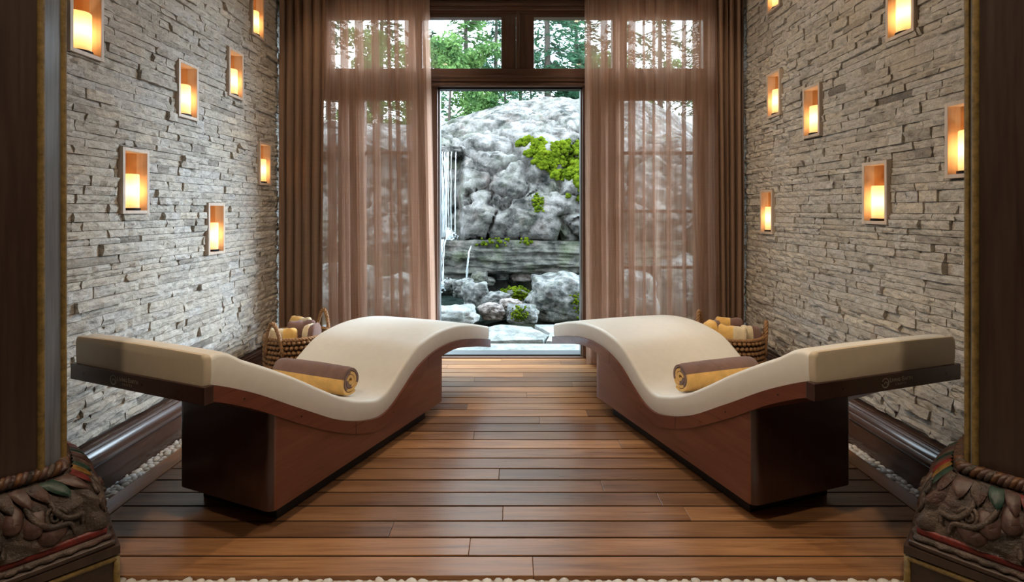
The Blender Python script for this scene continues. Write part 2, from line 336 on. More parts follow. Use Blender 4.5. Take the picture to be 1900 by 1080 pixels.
def shell():
    # deck sub-floor, lobby floor, ceilings
    b = MB(); b.box((-1.98, 1.2, -.08), (1.98, 4.17, -.0345)); fl = S(b.build('floor', M['subfloor']))
    b = MB(); b.box((-4, -3, -.08), (4, 1.44, -.005)); S(b.build('floor_lobby', M['tile']))
    b = MB(); b.box((-4.1, -3, CEIL), (4.1, 4.3, CEIL+.1)); S(b.build('ceiling', M['ceiling']))
    b = MB(); b.box((-4.1, -3.1, -.08), (4.1, -3, CEIL)); S(b.build('wall_rear', M['plaster']))
    for sd, nm in ((-1, 'left'), (1, 'right')):
        b = MB(); b.box((min(sd*4, sd*4.1), -3, -.08), (max(sd*4, sd*4.1), 1.62, CEIL)); S(b.build('wall_lobby_'+nm, M['plaster']))
        b = MB(); b.box((min(sd*1.79, sd*4.1), 1.50, -.08), (max(sd*1.79, sd*4.1), 1.62, CEIL)); S(b.build('wall_return_'+nm, M['plaster']))
    b = MB(); b.box((-1.63, 1.692, -.034), (1.645, 4.164, -.004)); b.build('caulking', M['subfloor'], fl)
    # planks
    jt = {0: [989], 1: [871], 2: [726], 3: [933, 1275], 4: [1223], 5: [1117], 6: [926], 7: [560, 1420], 8: [1310], 9: [700, 1150], 10: [879], 11: [1180],
          12: [1001], 13: [1089], 14: [867], 15: [1230], 16: [977], 17: [720], 18: [1062], 19: [880], 20: [971], 21: [1120], 22: [830], 23: [1040], 24: [930]}
    pit = .1008; xa, xb_ = -1.545, 1.565
    for r in range(25):
        ya = 1.691+pit*r; yb = min(ya+pit-.0085, 4.165); ym = (ya+yb)/2
        if yb-ya < .02: continue
        xs = [xa]+[(p-950)/FPX*ym for p in jt.get(r, [])]+[xb_]
        for i in range(len(xs)-1):
            b = MB(); b.bbox((xs[i]+.0006, ya, -.034), (xs[i+1]-.0006, yb, R.uniform(-.0006, .0006)), .0018)
            cx, cy = (xs[i]+xs[i+1])/2, ym
            b.v = [(x-cx, y-cy, z) for x, y, z in b.v]
            o = b.build('plank', M['deck'], fl, local=True); o.location = (cx, cy, 0)
    for x0, x1 in ((-1.633, xa-.003), (xb_+.003, 1.648)):
        ys = [1.691, 2.95, 4.165]
        for i in range(2):
            b = MB(); b.bbox((x0, ys[i]+.0006, -.034), (x1, ys[i+1]-.0006, .0004), .0018); b.build('border_board', M['deck_len'], fl)
    # pebble borders
    bm = bmesh.new(); bmesh.ops.create_uvsphere(bm, u_segments=8, v_segments=5, radius=1)
    pv = [v.co.copy() for v in bm.verts]; pf = [[v.index for v in f.verts] for f in bm.faces]; bm.free()
    pmesh = []
    for k in range(16):
        b = MB(); rr = random.Random(k); sx, sy = rr.uniform(.8, 1.15), rr.uniform(.65, .95)
        b.add([(p.x*sx*(1+.12*math.sin(3*p.y+k)), p.y*sy*(1+.1*math.cos(2*p.x+k)), p.z*.55) for p in pv], pf)
        o = b.build('pebble', PEB[k % 4], smooth=True); pmesh.append(o.data); bpy.data.objects.remove(o)
    def pebbles(par, x0, x1, y0, y1, sz, vis):
        rows = []; y = y0+sz*.5
        k = 0
        while y < y1-sz*.3:
            x = x0+sz*R.uniform(.4, .8)
            while x < x1-sz*.35:
                s = sz*R.uniform(.47, .62); rows.append((x, y+R.uniform(-.18, .18)*sz, s)); x += s*1.75
            y += sz*.92
        rest = MB()
        rows.sort(key=lambda q: not vis(q))
        n = 0
        for x, y, s in rows:
            z = R.uniform(-.012, -.006); rz = R.uniform(0, 6.28); me = R.choice(pmesh)
            if vis((x, y, s)) and n < 295:
                o = bpy.data.objects.new('pebble', me); COL.objects.link(o); o.parent = par
                o.location = Vector((x, y, z))-ORG[par]; o.scale = (s, s, s*.9); o.rotation_euler = (R.uniform(-.2, .2), R.uniform(-.2, .2), rz); n += 1
            else:
                ca, sa = math.cos(rz), math.sin(rz)
                rest.add([(x+s*(v.co.x*ca-v.co.y*sa), y+s*(v.co.x*sa+v.co.y*ca), z+v.co.z*s*.9) for v in me.vertices], [list(p.vertices) for p in me.polygons], R.randrange(4))
        if rest.f: tag(rest.build('pebble_fill', PEB, par, smooth=True), kind='stuff')
    b = MB(); b.box((-1.7, 1.445, -.05), (1.7, 1.688, -.014)); t1 = S(b.build('trim_1', M['grout'])); pebbles(t1, -1.69, 1.69, 1.45, 1.688, .036, lambda q: q[1] > 1.60 and abs(q[0]) < 1.3)
    b = MB(); b.box((-1.74, 1.69, -.05), (-1.634, 4.15, -.014)); t2 = S(b.build('trim_2', M['grout'])); pebbles(t2, -1.736, -1.635, 1.70, 4.12, .031, lambda q: q[1] < 2.75)
    b = MB(); b.box((1.65, 1.69, -.05), (1.755, 4.15, -.014)); t3 = S(b.build('trim_3', M['grout'])); pebbles(t3, 1.651, 1.75, 1.70, 4.12, .031, lambda q: q[1] < 2.75)
shell()

def stone_wall(sd, nm, niches):
    rr = random.Random(11 if sd < 0 else 23)
    holes = [(y-NW/2, y+NW/2, z-NH/2, z+NH/2) for y, z, _ in niches]
    b = MB(); ZT = CEIL
    for a0, a1, z0, z1 in rects_minus((Y0, Y1, -.05, ZT), holes):
        b.box((min(sd*XB, sd*(XB+.02)), a0, z0), (max(sd*XB, sd*(XB+.02)), a1, z1))
    b.box((min(sd*1.99, sd*2.02), Y0, -.05), (max(sd*1.99, sd*2.02), Y1+.1, ZT))
    wall = S(b.build('wall_'+nm, M['backing']))
    # ledger courses
    pieces = []; z = .205; course = 0; run = None
    while z < ZT-.02:
        h = rr.choice((.028, .034, .034, .038, .044, .05)); z1 = min(z+h, ZT)
        y = Y0-rr.uniform(0, .15)
        while y < Y1-.01:
            L = rr.choice((.07, .1, .13, .16, .2, .26))*rr.uniform(.85, 1.2); e = min(y+L, Y1)
            for q in rects_minus((max(y, Y0), e, z, z1), [(h0-.002, h1+.002, h2-.002, h3+.002) for h0, h1, h2, h3 in holes]):
                if q[1]-q[0] > .012 and q[3]-q[2] > .007: pieces.append(q)
            y = e
        z = z1
    def geo(q):
        a0, a1, z0, z1 = q; g = .0011; a0 += g; a1 -= g; z0 += g; z1 -= g
        pr = rr.uniform(.010, .022)+(.010 if rr.random() < .12 else 0); sl = rr.uniform(-.007, .007); sz = rr.uniform(-.006, .006)
        nx = max(2, min(6, int((a1-a0)/.026))); nz = 2; sdv = rr.uniform(0, 99); P = []
        for i in range(nx+1):
            row = []
            for j in range(nz+1):
                u, v = i/nx, j/nz; yy, zz = lerp(a0, a1, u), lerp(z0, z1, v)
                edge = (i in (0, nx))+(j in (0, nz))
                d = pr+sl*(u-.5)+sz*(v-.5)+.011*fbm((yy*38, zz*55, sdv), 3)-(.0045 if edge else 0)
                row.append((sd*(XB-max(.005, d)), yy+rr.uniform(-.002, .002)*(not edge), zz+rr.uniform(-.002, .002)*(not edge)))
            P.append(row)
        b = MB(); b.grid(P)
        n = len(b.v); m = nz+1
        ring = [i*m for i in range(nx+1)]+[nx*m+j for j in range(1, m)]+[i*m+nz for i in range(nx-1, -1, -1)]+[j for j in range(nz-1, 0, -1)]
        b.v += [(sd*(XB-.0005), b.v[k][1], b.v[k][2]) for k in ring]
        for k in range(len(ring)):
            k2 = (k+1) % len(ring); b.f.append((ring[k], ring[k2], n+k2, n+k)); b.mi.append(0)
        t = min(1, max(0, rr.gauss(.47, .15))); b.a = [t]*len(b.v)
        return b
    def size(q):
        cx, cy = proj((sd*1.77, (q[0]+q[1])/2, (q[2]+q[3])/2))
        if not (100 < cx < 1798 and 0 < cy < 1075): return 0
        pa, pb = proj((sd*1.77, q[0], q[2])), proj((sd*1.77, q[1], q[3]))
        return abs(pa[0]-pb[0])*abs(pa[1]-pb[1])*(.2 if (cy > 640 and 170 < cx < 1740) else 1)
    order = sorted(pieces, key=size, reverse=True)
    rest = MB()
    for k, q in enumerate(order):
        g = geo(q)
        if k < 298: g.build('stone', M['stone'], wall)
        else:
            n = len(rest.v); rest.v += g.v; rest.f += [tuple(i+n for i in f) for f in g.f]; rest.mi += g.mi; rest.a += g.a
    tag(rest.build('stone_rest', M['stone'], wall), kind='stuff')
stone_wall(-1, 'left', NICHES['L']); stone_wall(1, 'right', NICHES['R'])

def baseboards():
    prof = [(0, 0), (.062, 0), (.062, .118), (.056, .122), (.066, .128), (.072, .137), (.068, .147), (.056, .153), (.050, .158), (.044, .176), (.036, .184), (.040, .190), (.034, .197), (.026, .200), (.026, .206), (0, .206)]
    for sd, nm in ((-1, 'left'), (1, 'right')):
        b = MB(); x0 = sd*XB
        pts = [[(x0-sd*(d+.02 if d else 0), y, z-.012) for d, z in prof] for y in (Y0+.02, Y1-.02)]
        b.grid(pts, cv=True); n = len(prof); b.f += [tuple(range(n)), tuple(range(n, 2*n))[::-1]]; b.mi += [0, 0]
        S(b.build('baseboard_'+nm, M['base'], smooth=True, auto=28))
baseboards()

# ------------------------------------------------------------------ glazed wall at the far end
YD = 4.17; FT = .10   # front face and depth of the frames
def xat(px, Y=YD): return (px-950)/FPX*Y
def zat(py, Y=YD): return CAMH-(py-HOR)/FPX*Y
def glazing():
    Z_BEAM0, Z_BEAM1 = zat(161), zat(128)
    Z_T0, Z_T1 = zat(126), zat(31)
    # wall: piers either side, header above
    xl, xr = xat(578), xat(1322)
    b = MB(); b.box((-2.02, YD, -.08), (xl, YD+.18, CEIL)); b.box((xr, YD, -.08), (2.02, YD+.18, CEIL)); b.box((xl, YD, zat(-6)), (xr, YD+.18, CEIL))
    wb = S(b.build('wall_back', M['frame']))
    # stepped head moulding
    for k, (p0, p1, d) in enumerate(((-8, 4, .05), (4, 9, .035), (9, 14, .045), (14, 20, .03))):
        b = MB(); b.bbox((xl, YD-d, zat(p1)), (xr, YD, zat(p0)), .004); b.build('head_moulding', M['frame_h'], wb)
    b = MB(); b.box((xl, YD, zat(24)), (xr, YD+.1, zat(-6))); b.build('head_rail', M['frame_h'], wb)
    # transom beam with mouldings
    b = MB(); b.bbox((xl, YD-.012, Z_BEAM0), (xr, YD+.12, Z_BEAM1), .004); b.build('transom_beam', M['frame_h'], wb)
    for p0, p1, d in ((141, 146, .028), (146, 152, .022), (157, 161, .034)):
        b = MB(); b.bbox((xl, YD-d, zat(p1)), (xr, YD-.012, zat(p0)), .003); b.build('beam_moulding', M['frame_h'], wb)
    # transom windows
    panes = [(608, 757), (783, 930), (991, 1137), (1164, 1306)]
    outer = [(578, 768), (768, 957.5), (964, 1150), (1150, 1322)]
    for k, ((p0, p1), (q0, q1)) in enumerate(zip(panes, outer)):
        w = S(empty('window_%d' % (k+1), ((xat(p0)+xat(p1))/2, YD+.05, Z_T0)))
        x0, x1, X0, X1 = xat(p0), xat(p1), xat(q0)+.001, xat(q1)-.001
        for nm, a, c, mt in (('stile', (X0, Z_BEAM1), (x0, zat(20)), 'frame'), ('stile', (x1, Z_BEAM1), (X1, zat(20)), 'frame'), ('rail', (x0, Z_BEAM1), (x1, Z_T0), 'frame_h'), ('rail', (x0, Z_T1), (x1, zat(20)), 'frame_h')):
            b = MB(); b.bbox((a[0], YD+.012, a[1]), (c[0], YD+.085, c[1]), .003); b.build(nm, M[mt], w)
        b = MB(); b.box((x0-.006, YD+.045, Z_T0-.006), (x1+.006, YD+.051, Z_T1+.006)); b.build('pane', M['glass'], w)
    b = MB(); b.bbox((xat(957.5), YD-.006, Z_BEAM1), (xat(964), YD+.1, zat(20)), .003); b.build('mullion', M['frame'], wb)
    # lower lights: fixed side windows and the open sliding door
    def light(k, q0, q1, lights, muntins):
        w = S(empty('window_%d' % k, ((xat(q0)+xat(q1))/2, YD+.05, 0)))
        ed = [q0]+[v for ab in lights for v in ab]+[q1]
        zt, zb = zat(184), .16
        for i in range(0, len(ed), 2):
            b = MB(); b.bbox((xat(ed[i]), YD+.015, .012), (xat(ed[i+1]), YD+.075, Z_BEAM0), .003); b.build('stile', M['frame'], w)
        for p0, p1 in lights:
            for a, c in ((.012, zb), (zt, Z_BEAM0)):
                b = MB(); b.bbox((xat(p0), YD+.016, a), (xat(p1), YD+.074, c), .003); b.build('rail', M['frame_h'], w)
            b = MB(); b.box((xat(p0)-.005, YD+.042, zb-.005), (xat(p1)+.005, YD+.048, zt+.005)); b.build('pane', M['glass'], w)
            for my in muntins:
                b = MB(); b.bbox((xat(p0), YD+.03, zat(my+3)), (xat(p1), YD+.06, zat(my-3)), .002); b.build('muntin', M['frame_h'], w)
    light(5, 578, 796.5, [(585, 626), (676, 764)], [283])
    light(6, 1098, 1322, [(1159, 1292)], [283, 392, 497])
    d = S(empty('door_1', (0, YD+.05, 0)))
    for p0, p1 in ((797, 812), (1081, 1097)):
        b = MB(); b.bbox((xat(p0), YD-.005, .012), (xat(p1), YD+.12, Z_BEAM0), .003); b.build('jamb', M['frame'], d)
    for p0, p1 in ((812, 815.5), (1078, 1081)):
        b = MB(); b.box((xat(p0), YD+.03, .012), (xat(p1), YD+.10, Z_BEAM0)); b.build('jamb_liner', M['metal'], d)
    b = MB(); b.box((xat(812), YD+.02, zat(164)), (xat(1081), YD+.1, Z_BEAM0)); b.build('head_track', M['black'], d)
    b = MB(); b.bbox((xl, YD-.003, -.03), (xr, YD+.04, .008), .003); b.build('threshold', M['frame_h'], d)
    b = MB(); b.box((xl, YD+.04, -.03), (xr, YD+.06, .016)); b.build('track', M['black'], d)
    b = MB(); b.bbox((xl, YD+.06, -.06), (xr, YD+.2, .012), .003); b.build('sill', M['metal'], d)
    hb = MB(); hb.bbox((xat(802), YD-.02, zat(483)), (xat(806), YD-.006, zat(435)), .003); hb.build('pull_handle', M['black'], d)
glazing()

# ------------------------------------------------------------------ curtains
def curtain(name, label, mat, x0t, x1t, x0b, x1b, folds, yc, amp, ov, seed, zt=3.28, flare=.0, ztop=None):
    rr = random.Random(seed); nt = folds*16; nz = 26
    wid = [rr.uniform(.6, 1.5) for _ in range(folds)]; tot = sum(wid); edges = [0]
    for w in wid: edges.append(edges[-1]+w/tot)
    ph = [rr.uniform(.65, 1.25) for _ in range(folds+1)]; dr = [rr.uniform(-.5, .5) for _ in range(folds+1)]
    P = []
    for iz in range(nz+1):
        v = iz/nz; z = lerp(.012, zt, v); row = []
        for it in range(nt+1):
            t = it/nt; k = min(folds-1, next((i for i in range(folds) if t <= edges[i+1]+1e-9), folds-1)); u = (t-edges[k])/(edges[k+1]-edges[k])
            fw = edges[k+1]-edges[k]; A = lerp(ph[k], ph[k+1], u)
            xa, xb_ = lerp(x0b, x0t, v), lerp(x1b, x1t, v)
            x = lerp(xa, xb_, t+.018*lerp(dr[k], dr[k+1], u)*math.sin(v*2.6+seed)*(t*(1-t)*4))
            a = 2*math.pi*u
            x += ov*fw*(xb_-xa)*math.sin(a*2 if False else a)*A
            y = yc-amp*A*math.cos(a)*(1+.15*math.sin(v*5+k*1.7))-flare*(1-v)**3
            y += .006*fbm((x*4, z*1.3, seed), 2)
            row.append((x, y, z))
        P.append(row)
    xm = (x0b+x1b)/2
    e = tag(empty(name, (xm, yc, 0)), label, 'curtain')
    b = MB(); b.grid(P); pn = b.build('panel', mat, e, smooth=True)
    hem = MB(); hem.grid([[(p[0], p[1]-.0015, p[2]) for p in P[0]], [(p[0], p[1]-.0015, p[2]+.05) for p in P[0]]]); hem.build('hem', mat, pn, smooth=True)
    tr = MB(); tr.box((min(x0t, x1t), yc-.012, zt), (max(x0t, x1t), yc+.012, zt+.02)); tr.build('heading_tape', M['drape'], e)
YC = 4.065
curtain('sheer_curtain', 'long translucent brown linen sheer left of the door opening', M['sheer'], xat(575, YC), xat(796, YC), xat(580, YC), xat(813, YC), 9, YC, .055, .46, 3)
curtain('sheer_curtain', 'long translucent brown linen sheer right of the door opening', M['sheer'], xat(1083, YC), xat(1335, YC), xat(1084, YC), xat(1332, YC), 10, YC, .055, .46, 8, flare=.05)
curtain('brown_drape', 'heavy opaque brown drape against the left stone wall', M['drape'], -1.748, xat(612, YC), -1.748, xat(606, YC), 5, YC-.06, .034, .22, 5)
curtain('brown_drape', 'heavy opaque brown drape against the right stone wall', M['drape'], xat(1318, YC), 1.748, xat(1326, YC), 1.748, 5, YC-.06, .034, .22, 9)
b = MB(); b.box((-1.76, YC-.10, 3.29), (1.76, YC-.08, 3.33)); b.box((-1.76, YC-.01, 3.29), (1.76, YC+.01, 3.33))
S(b.build('trim_4', M['black']))

# ------------------------------------------------------------------ ceiling downlights
def downlights():
    for k, (x, y, pw, deg, ax, ay, az, where) in enumerate(DOWNLIGHTS):
        e = tag(empty('recessed_downlight', (x, y, CEIL)), 'round recessed ceiling spotlight %s' % where, 'lamp', 'recessed spotlights')
        b = MB(); b.lathe([(.035, -.002), (.05, -.006), (.055, -.003), (.055, 0)], (x, y, CEIL)); b.build('trim_ring', M['trimw'], e, smooth=True)
        b = MB(); b.lathe([(.0, .0), (.034, -.0005)], (x, y, CEIL-.001)); b.build('lens', M['lamp'], e)
        ld = bpy.data.lights.new('spot_lamp', 'SPOT'); ld.energy = pw; ld.color = WARM; ld.spot_size = math.radians(deg); ld.spot_blend = .55; ld.shadow_soft_size = .045
        lo = bpy.data.objects.new('spot_lamp', ld); COL.objects.link(lo); lo.parent = e; lo.location = (0, 0, -.02)
        dv = Vector((ax-x, ay-y, az-CEIL)); lo.rotation_euler = dv.to_track_quat('-Z', 'Y').to_euler()
downlights()

# ------------------------------------------------------------------ candle niches and candles
CANDLE_W = 0.6
def niches():
    fr = .016; dep = .135
    for side, sd in (('L', -1), ('R', 1)):
        for y, z, place in NICHES[side]:
            def bx(mb, d0, d1, ya, yb, za, zb, bev=None):
                x0, x1 = sd*(XF+d0), sd*(XF+d1); a, c = (min(x0, x1), ya, za), (max(x0, x1), yb, zb)
                return mb.bbox(a, c, bev) if bev else mb.box(a, c)
            wl = 'left' if sd < 0 else 'right'
            e = tag(empty('wall_niche', (sd*(XF+.06), y, z-NH/2)), 'wooden box, ' + place, 'niche', 'candle niches in the stone walls')
            ya, yb, za, zb = y-NW/2, y+NW/2, z-NH/2, z+NH/2
            for nm, a in (('frame_stile', (ya, ya+fr, za, zb)), ('frame_stile', (yb-fr, yb, za, zb)), ('frame_rail', (ya+fr, yb-fr, za, za+fr)), ('frame_rail', (ya+fr, yb-fr, zb-fr, zb))):
                b = MB(); bx(b, -.003, .05, *a, .0015); b.build(nm, M['maple_fr'], e)
            b = MB(); bx(b, dep, dep+.01, ya, yb, za, zb); b.build('back_panel', M['maple'], e)
            for nm, a in (('side_panel', (ya, ya+.012, za, zb)), ('side_panel', (yb-.012, yb, za, zb)), ('shelf', (ya+.012, yb-.012, za, za+.013)), ('top_panel', (ya+.012, yb-.012, zb-.013, zb))):
                b = MB(); bx(b, .05, dep, *a); b.build(nm, M['maple'], e)
            # candle
            cx = sd*(XF+.048); zf = za+fr; yn, y = y, y+.018
            c = tag(empty('pillar_candle', (cx, y, zf)), 'lit candle in the ' + place, 'candle', 'pillar candles in the niches')
            b = MB(); b.lathe([(0, 0), (.045, 0), (.047, .003), (.047, .011), (.044, .0125), (0, .0125)], (cx, y, zf), 28); b.build('dish', M['iron'], c, smooth=True, auto=40)
            r_ = .042; b = MB(); h0 = .0125; h1 = .172
            b.lathe([(r_, h0), (r_, h1-.004), (r_-.0025, h1), (r_-.006, h1-.002), (r_-.008, h1-.012)], (cx, y, zf), 32); wx = b.build('wax', M['wax'], c, smooth=True)
            ld = bpy.data.lights.new('candle_light', 'POINT'); ld.energy = CANDLE_W; ld.color = (1, .68, .36); ld.shadow_soft_size = .012
            lo = bpy.data.objects.new('candle_light', ld); COL.objects.link(lo); lo.parent = c; lo.location = (0, 0, .092)
            b = MB(); b.tube([(cx, y, zf+.013), (cx, y, zf+.075)], .0012, 5); b.build('wick', M['iron'], wx)
niches()

# ------------------------------------------------------------------ wave loungers
TOP = [(-.008, .70), (.02, .707), (0.137, 0.65), (0.384, 0.512), (0.501, 0.438), (0.632, 0.362), (0.778, 0.303), (0.88, 0.281), (0.955, 0.300), (1.056, 0.366), (1.185, 0.440), (1.325, 0.470), (1.563, 0.478), (1.839, 0.438), (2.095, 0.372)]
CB = [(-.03, .620), (0.002, 0.608), (0.137, 0.545), (0.384, 0.4), (0.632, 0.262), (0.778, 0.211), (0.88, 0.194), (0.955, 0.206), (1.056, 0.256), (1.185, 0.330), (1.325, 0.372), (1.483, 0.387), (1.65, 0.377), (1.839, 0.343), (2.13, 0.275)]
RB = [(-.03, .568), (0.002, 0.556), (0.137, 0.49), (0.384, 0.341), (0.632, 0.208), (0.778, 0.153), (0.88, 0.132), (0.955, 0.138), (1.056, 0.168), (1.185, 0.248), (1.297, 0.306), (1.461, 0.334), (1.596, 0.336), (1.839, 0.293), (2.13, 0.222)]
def curve(pts):
    xs = np.array([p[0] for p in pts]); ys = np.array([p[1] for p in pts])
    h = np.diff(xs); dl = np.diff(ys)/h; m = np.zeros(len(xs)); m[0], m[-1] = dl[0], dl[-1]
    m[1:-1] = (dl[:-1]*h[1:]+dl[1:]*h[:-1])/(h[1:]+h[:-1])
    def f(x):
        x = min(max(x, xs[0]), xs[-1]); i = min(max(int(np.searchsorted(xs, x))-1, 0), len(h)-1); t = (x-xs[i])/h[i]
        return float((1+2*t)*(1-t)**2*ys[i]+t*(1-t)**2*h[i]*m[i]+t*t*(3-2*t)*ys[i+1]+t*t*(t-1)*h[i]*m[i+1])
    return f
fT, fC, fR = curve(TOP), curve(CB), curve(RB)
LW = .697
def rib(s, w0, w1, lo, hi, r, crown=0.0):
    pts = []; n = 4
    for k in range(n+1):
        a = math.pi/2*k/n; pts.append((w0+r-r*math.cos(a), hi-r+r*math.sin(a)))
    for t in (.25, .5, .75): pts.append((lerp(w0+r, w1-r, t), hi+crown*math.sin(math.pi*t)))
    for k in range(n+1):
        a = math.pi/2*(1-k/n); pts.append((w1-r+r*math.cos(a), hi-r+r*math.sin(a)))
    pts += [(w1, lerp(lo, hi, .35)), (w1-.004, lo), (w0+.004, lo), (w0, lerp(lo, hi, .35))]
    return pts
def text_mesh(body, size, caps=True):
    cu = bpy.data.curves.new('lettering', 'FONT'); cu.body = body; cu.size = size; cu.extrude = .0002
    if caps:
        for ch in cu.body_format: ch.use_small_caps = True
        cu.small_caps_scale = .78
    o = bpy.data.objects.new('lettering_tmp', cu); COL.objects.link(o); dg = bpy.context.evaluated_depsgraph_get(); me = bpy.data.meshes.new_from_object(o.evaluated_get(dg)); bpy.data.objects.remove(o)
    return me
def lounger(label, loc, th, mir):
    # local frame: x along the axis (near end at 0), y across (side towards the room centre at 0)
    e = tag(empty('wave_lounger', (0, 0, 0)), label, 'lounger', 'wave loungers on the deck')
    def T(P): return [(p[0], p[1]*mir, p[2]) for p in P]
    def bld(mb, nm, mt, smooth=False, auto=None, par=e):
        mb.v = T(mb.v); return mb.build(nm, mt, par, smooth, True, auto)
    N = 84
    # cushion; the short near end is a separate bolster face
    b = MB(); rows = []
    for i in range(N+1):
        s = lerp(.0, 2.095, i/N); rows.append([(s, w, z) for w, z in rib(s, .006, LW-.006, fC(s)+.001, fT(s), .018, .004)])
    b.grid(rows, cv=True); n = len(rows[0]); b.f += [tuple(range(n))[::-1], tuple(len(b.v)-n+k for k in range(n))]; b.mi += [0, 0]
    cu = bld(b, 'cushion', M['leather'], True, 50)
    b = MB(); rows = []
    for s, dz, dr in ((-.022, -.014, .010), (-.019, -.004, .006), (-.012, 0, .003), (0, .0, .0)):
        rows.append([(s, w, z) for w, z in rib(s, .006+dr, LW-.006-dr, .6105, .706+dz-s*.3, .016, .004)])
    b.grid(rows, cv=True); b.f += [tuple(range(n))[::-1]]; b.mi += [0]
    bld(b, 'end_cushion', M['leather_shaded'], True, 50)
    # rail shell following the wave
    b = MB(); rows = []
    for i in range(N+1):
        s = lerp(.0, 2.11, i/N); lo, hi = fR(s), fC(s)
        rows.append([(s, 0, hi), (s, LW, hi), (s, LW, lo), (s, 0, lo)])
    b.grid(rows, cv=True); b.f += [(0, 1, 2, 3), tuple(len(b.v)-4+k for k in range(4))[::-1]]; b.mi += [0, 0]
    sh = bld(b, 'rail', M['rail'])
    b = MB()
    for sj in (.70, 1.30):
        b = MB(); b.box((sj, -.0006, fR(sj)), (sj+.0016, .0002, fC(sj))); bld(b, 'joint', M['toe'], par=sh)
    for sj in (.12, .38, .98, 1.78):
        zz = (fR(sj)+fC(sj))/2
        b = MB(); b.tube([(sj, -.001, zz), (sj, .0008, zz)], .0035, 8); bld(b, 'screw', M['screw'], par=sh)
    # dark end board with the print
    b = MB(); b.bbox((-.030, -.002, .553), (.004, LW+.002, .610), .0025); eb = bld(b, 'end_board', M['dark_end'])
    for w in (.12, .30, .62):
        b = MB(); b.tube([(-.0305, w, .582), (-.029, w, .582)], .004, 8); bld(b, 'screw', M['screw'], par=eb)
    # print: emblem and lettering; reading direction left to right as seen from the near end
    u0 = .43 if mir > 0 else .335
    def put(me, du, dz, nm):
        mb = MB(); k = 1 if mir < 0 else -1
        # seen from outside the near end: for mir>0 the viewer's right is towards smaller y
        vs = [(-.0304-v.co.z, u0+k*(v.co.x+du), .5815+dz+v.co.y) for v in me.vertices]
        mb.add(vs, [list(p.vertices) for p in me.polygons]); return bld(mb, nm, M['decal'], par=eb)
    put(text_mesh('Living Earth', .021), .0, -.001, 'lettering'); put(text_mesh('C R A F T S', .0105, False), .028, -.014, 'lettering')
    k = 1 if mir < 0 else -1
    b = MB(); cc = (u0-k*.020, .5795)
    ring = [[(-.0304, cc[0]+k*r*math.cos(a), cc[1]+r*math.sin(a)) for r in (.0135+.0015*math.sin(a), .0175)] for a in [2*math.pi*j/32 for j in range(32)]]
    b.grid(ring, cu=True); bld(b, 'emblem', M['decal'], par=eb)
    b = MB(); arc = [[(-.0304, cc[0]+k*(.002+r*math.cos(a)), cc[1]-.004+r*math.sin(a)) for r in (.006, .0092)] for a in [lerp(-.4, 3.0, j/14) for j in range(15)]]
    b.grid(arc); bld(b, 'emblem', M['decal'], par=eb)
    # base body with rounded near corners
    s0, s1, w0, w1, z0 = .241, 1.461, .006, .505, .07; rc = .030; out = []
    for cx, cy, a0 in ((s0+rc, w0+rc, math.pi), (s1-.004, w0+.004, 1.5*math.pi), (s1-.004, w1-.004, 0), (s0+rc, w1-rc, .5*math.pi)):
        r_ = rc if cx < 1 else .004
        for j in range(7): a = a0+math.pi/2*j/6; out.append((cx+r_*math.cos(a), cy+r_*math.sin(a)))
    dense = []
    for i in range(len(out)):
        p, q = out[i], out[(i+1) % len(out)]; L = math.hypot(q[0]-p[0], q[1]-p[1]); m = max(1, int(L/.03))
        dense += [(lerp(p[0], q[0], j/m), lerp(p[1], q[1], j/m)) for j in range(m)]
    b = MB(); n = len(dense)
    b.grid([[(x, y, z0), (x, y, fR(x)+.002)] for x, y in dense], cu=True); b.f.append(tuple(2*i for i in range(n))); b.mi.append(0)
    # near end panel darker veneer, sides mahogany
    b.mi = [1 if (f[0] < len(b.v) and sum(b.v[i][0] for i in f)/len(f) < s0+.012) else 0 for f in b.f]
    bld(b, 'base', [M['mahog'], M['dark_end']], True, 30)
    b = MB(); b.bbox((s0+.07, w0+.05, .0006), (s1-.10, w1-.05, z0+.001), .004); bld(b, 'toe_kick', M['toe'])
    e.location = loc; e.rotation_euler = (0, 0, th); ORG[e] = Vector(loc)
    return e
THL, THR = .395, .330
CL, CR = (-.959, 1.691, 0), (.966, 1.728, 0)
# left: axis (sin t, cos t), across (-cos t, sin t)  -> local x->axis, local y->across: rotation by pi/2 - t, y as is
lounger('mahogany wave lounger with ivory cushion on the left of the deck', CL, math.pi/2-THL, 1)
lounger('mahogany wave lounger with ivory cushion on the right of the deck', CR, math.pi/2+THR, -1)
def on_lounger(side, s, w):
    if side < 0: return Vector((CL[0]+math.sin(THL)*s-math.cos(THL)*w, CL[1]+math.cos(THL)*s+math.sin(THL)*w, 0))
    return Vector((CR[0]-math.sin(THR)*s+math.cos(THR)*w, CR[1]+math.cos(THR)*s+math.sin(THR)*w, 0))

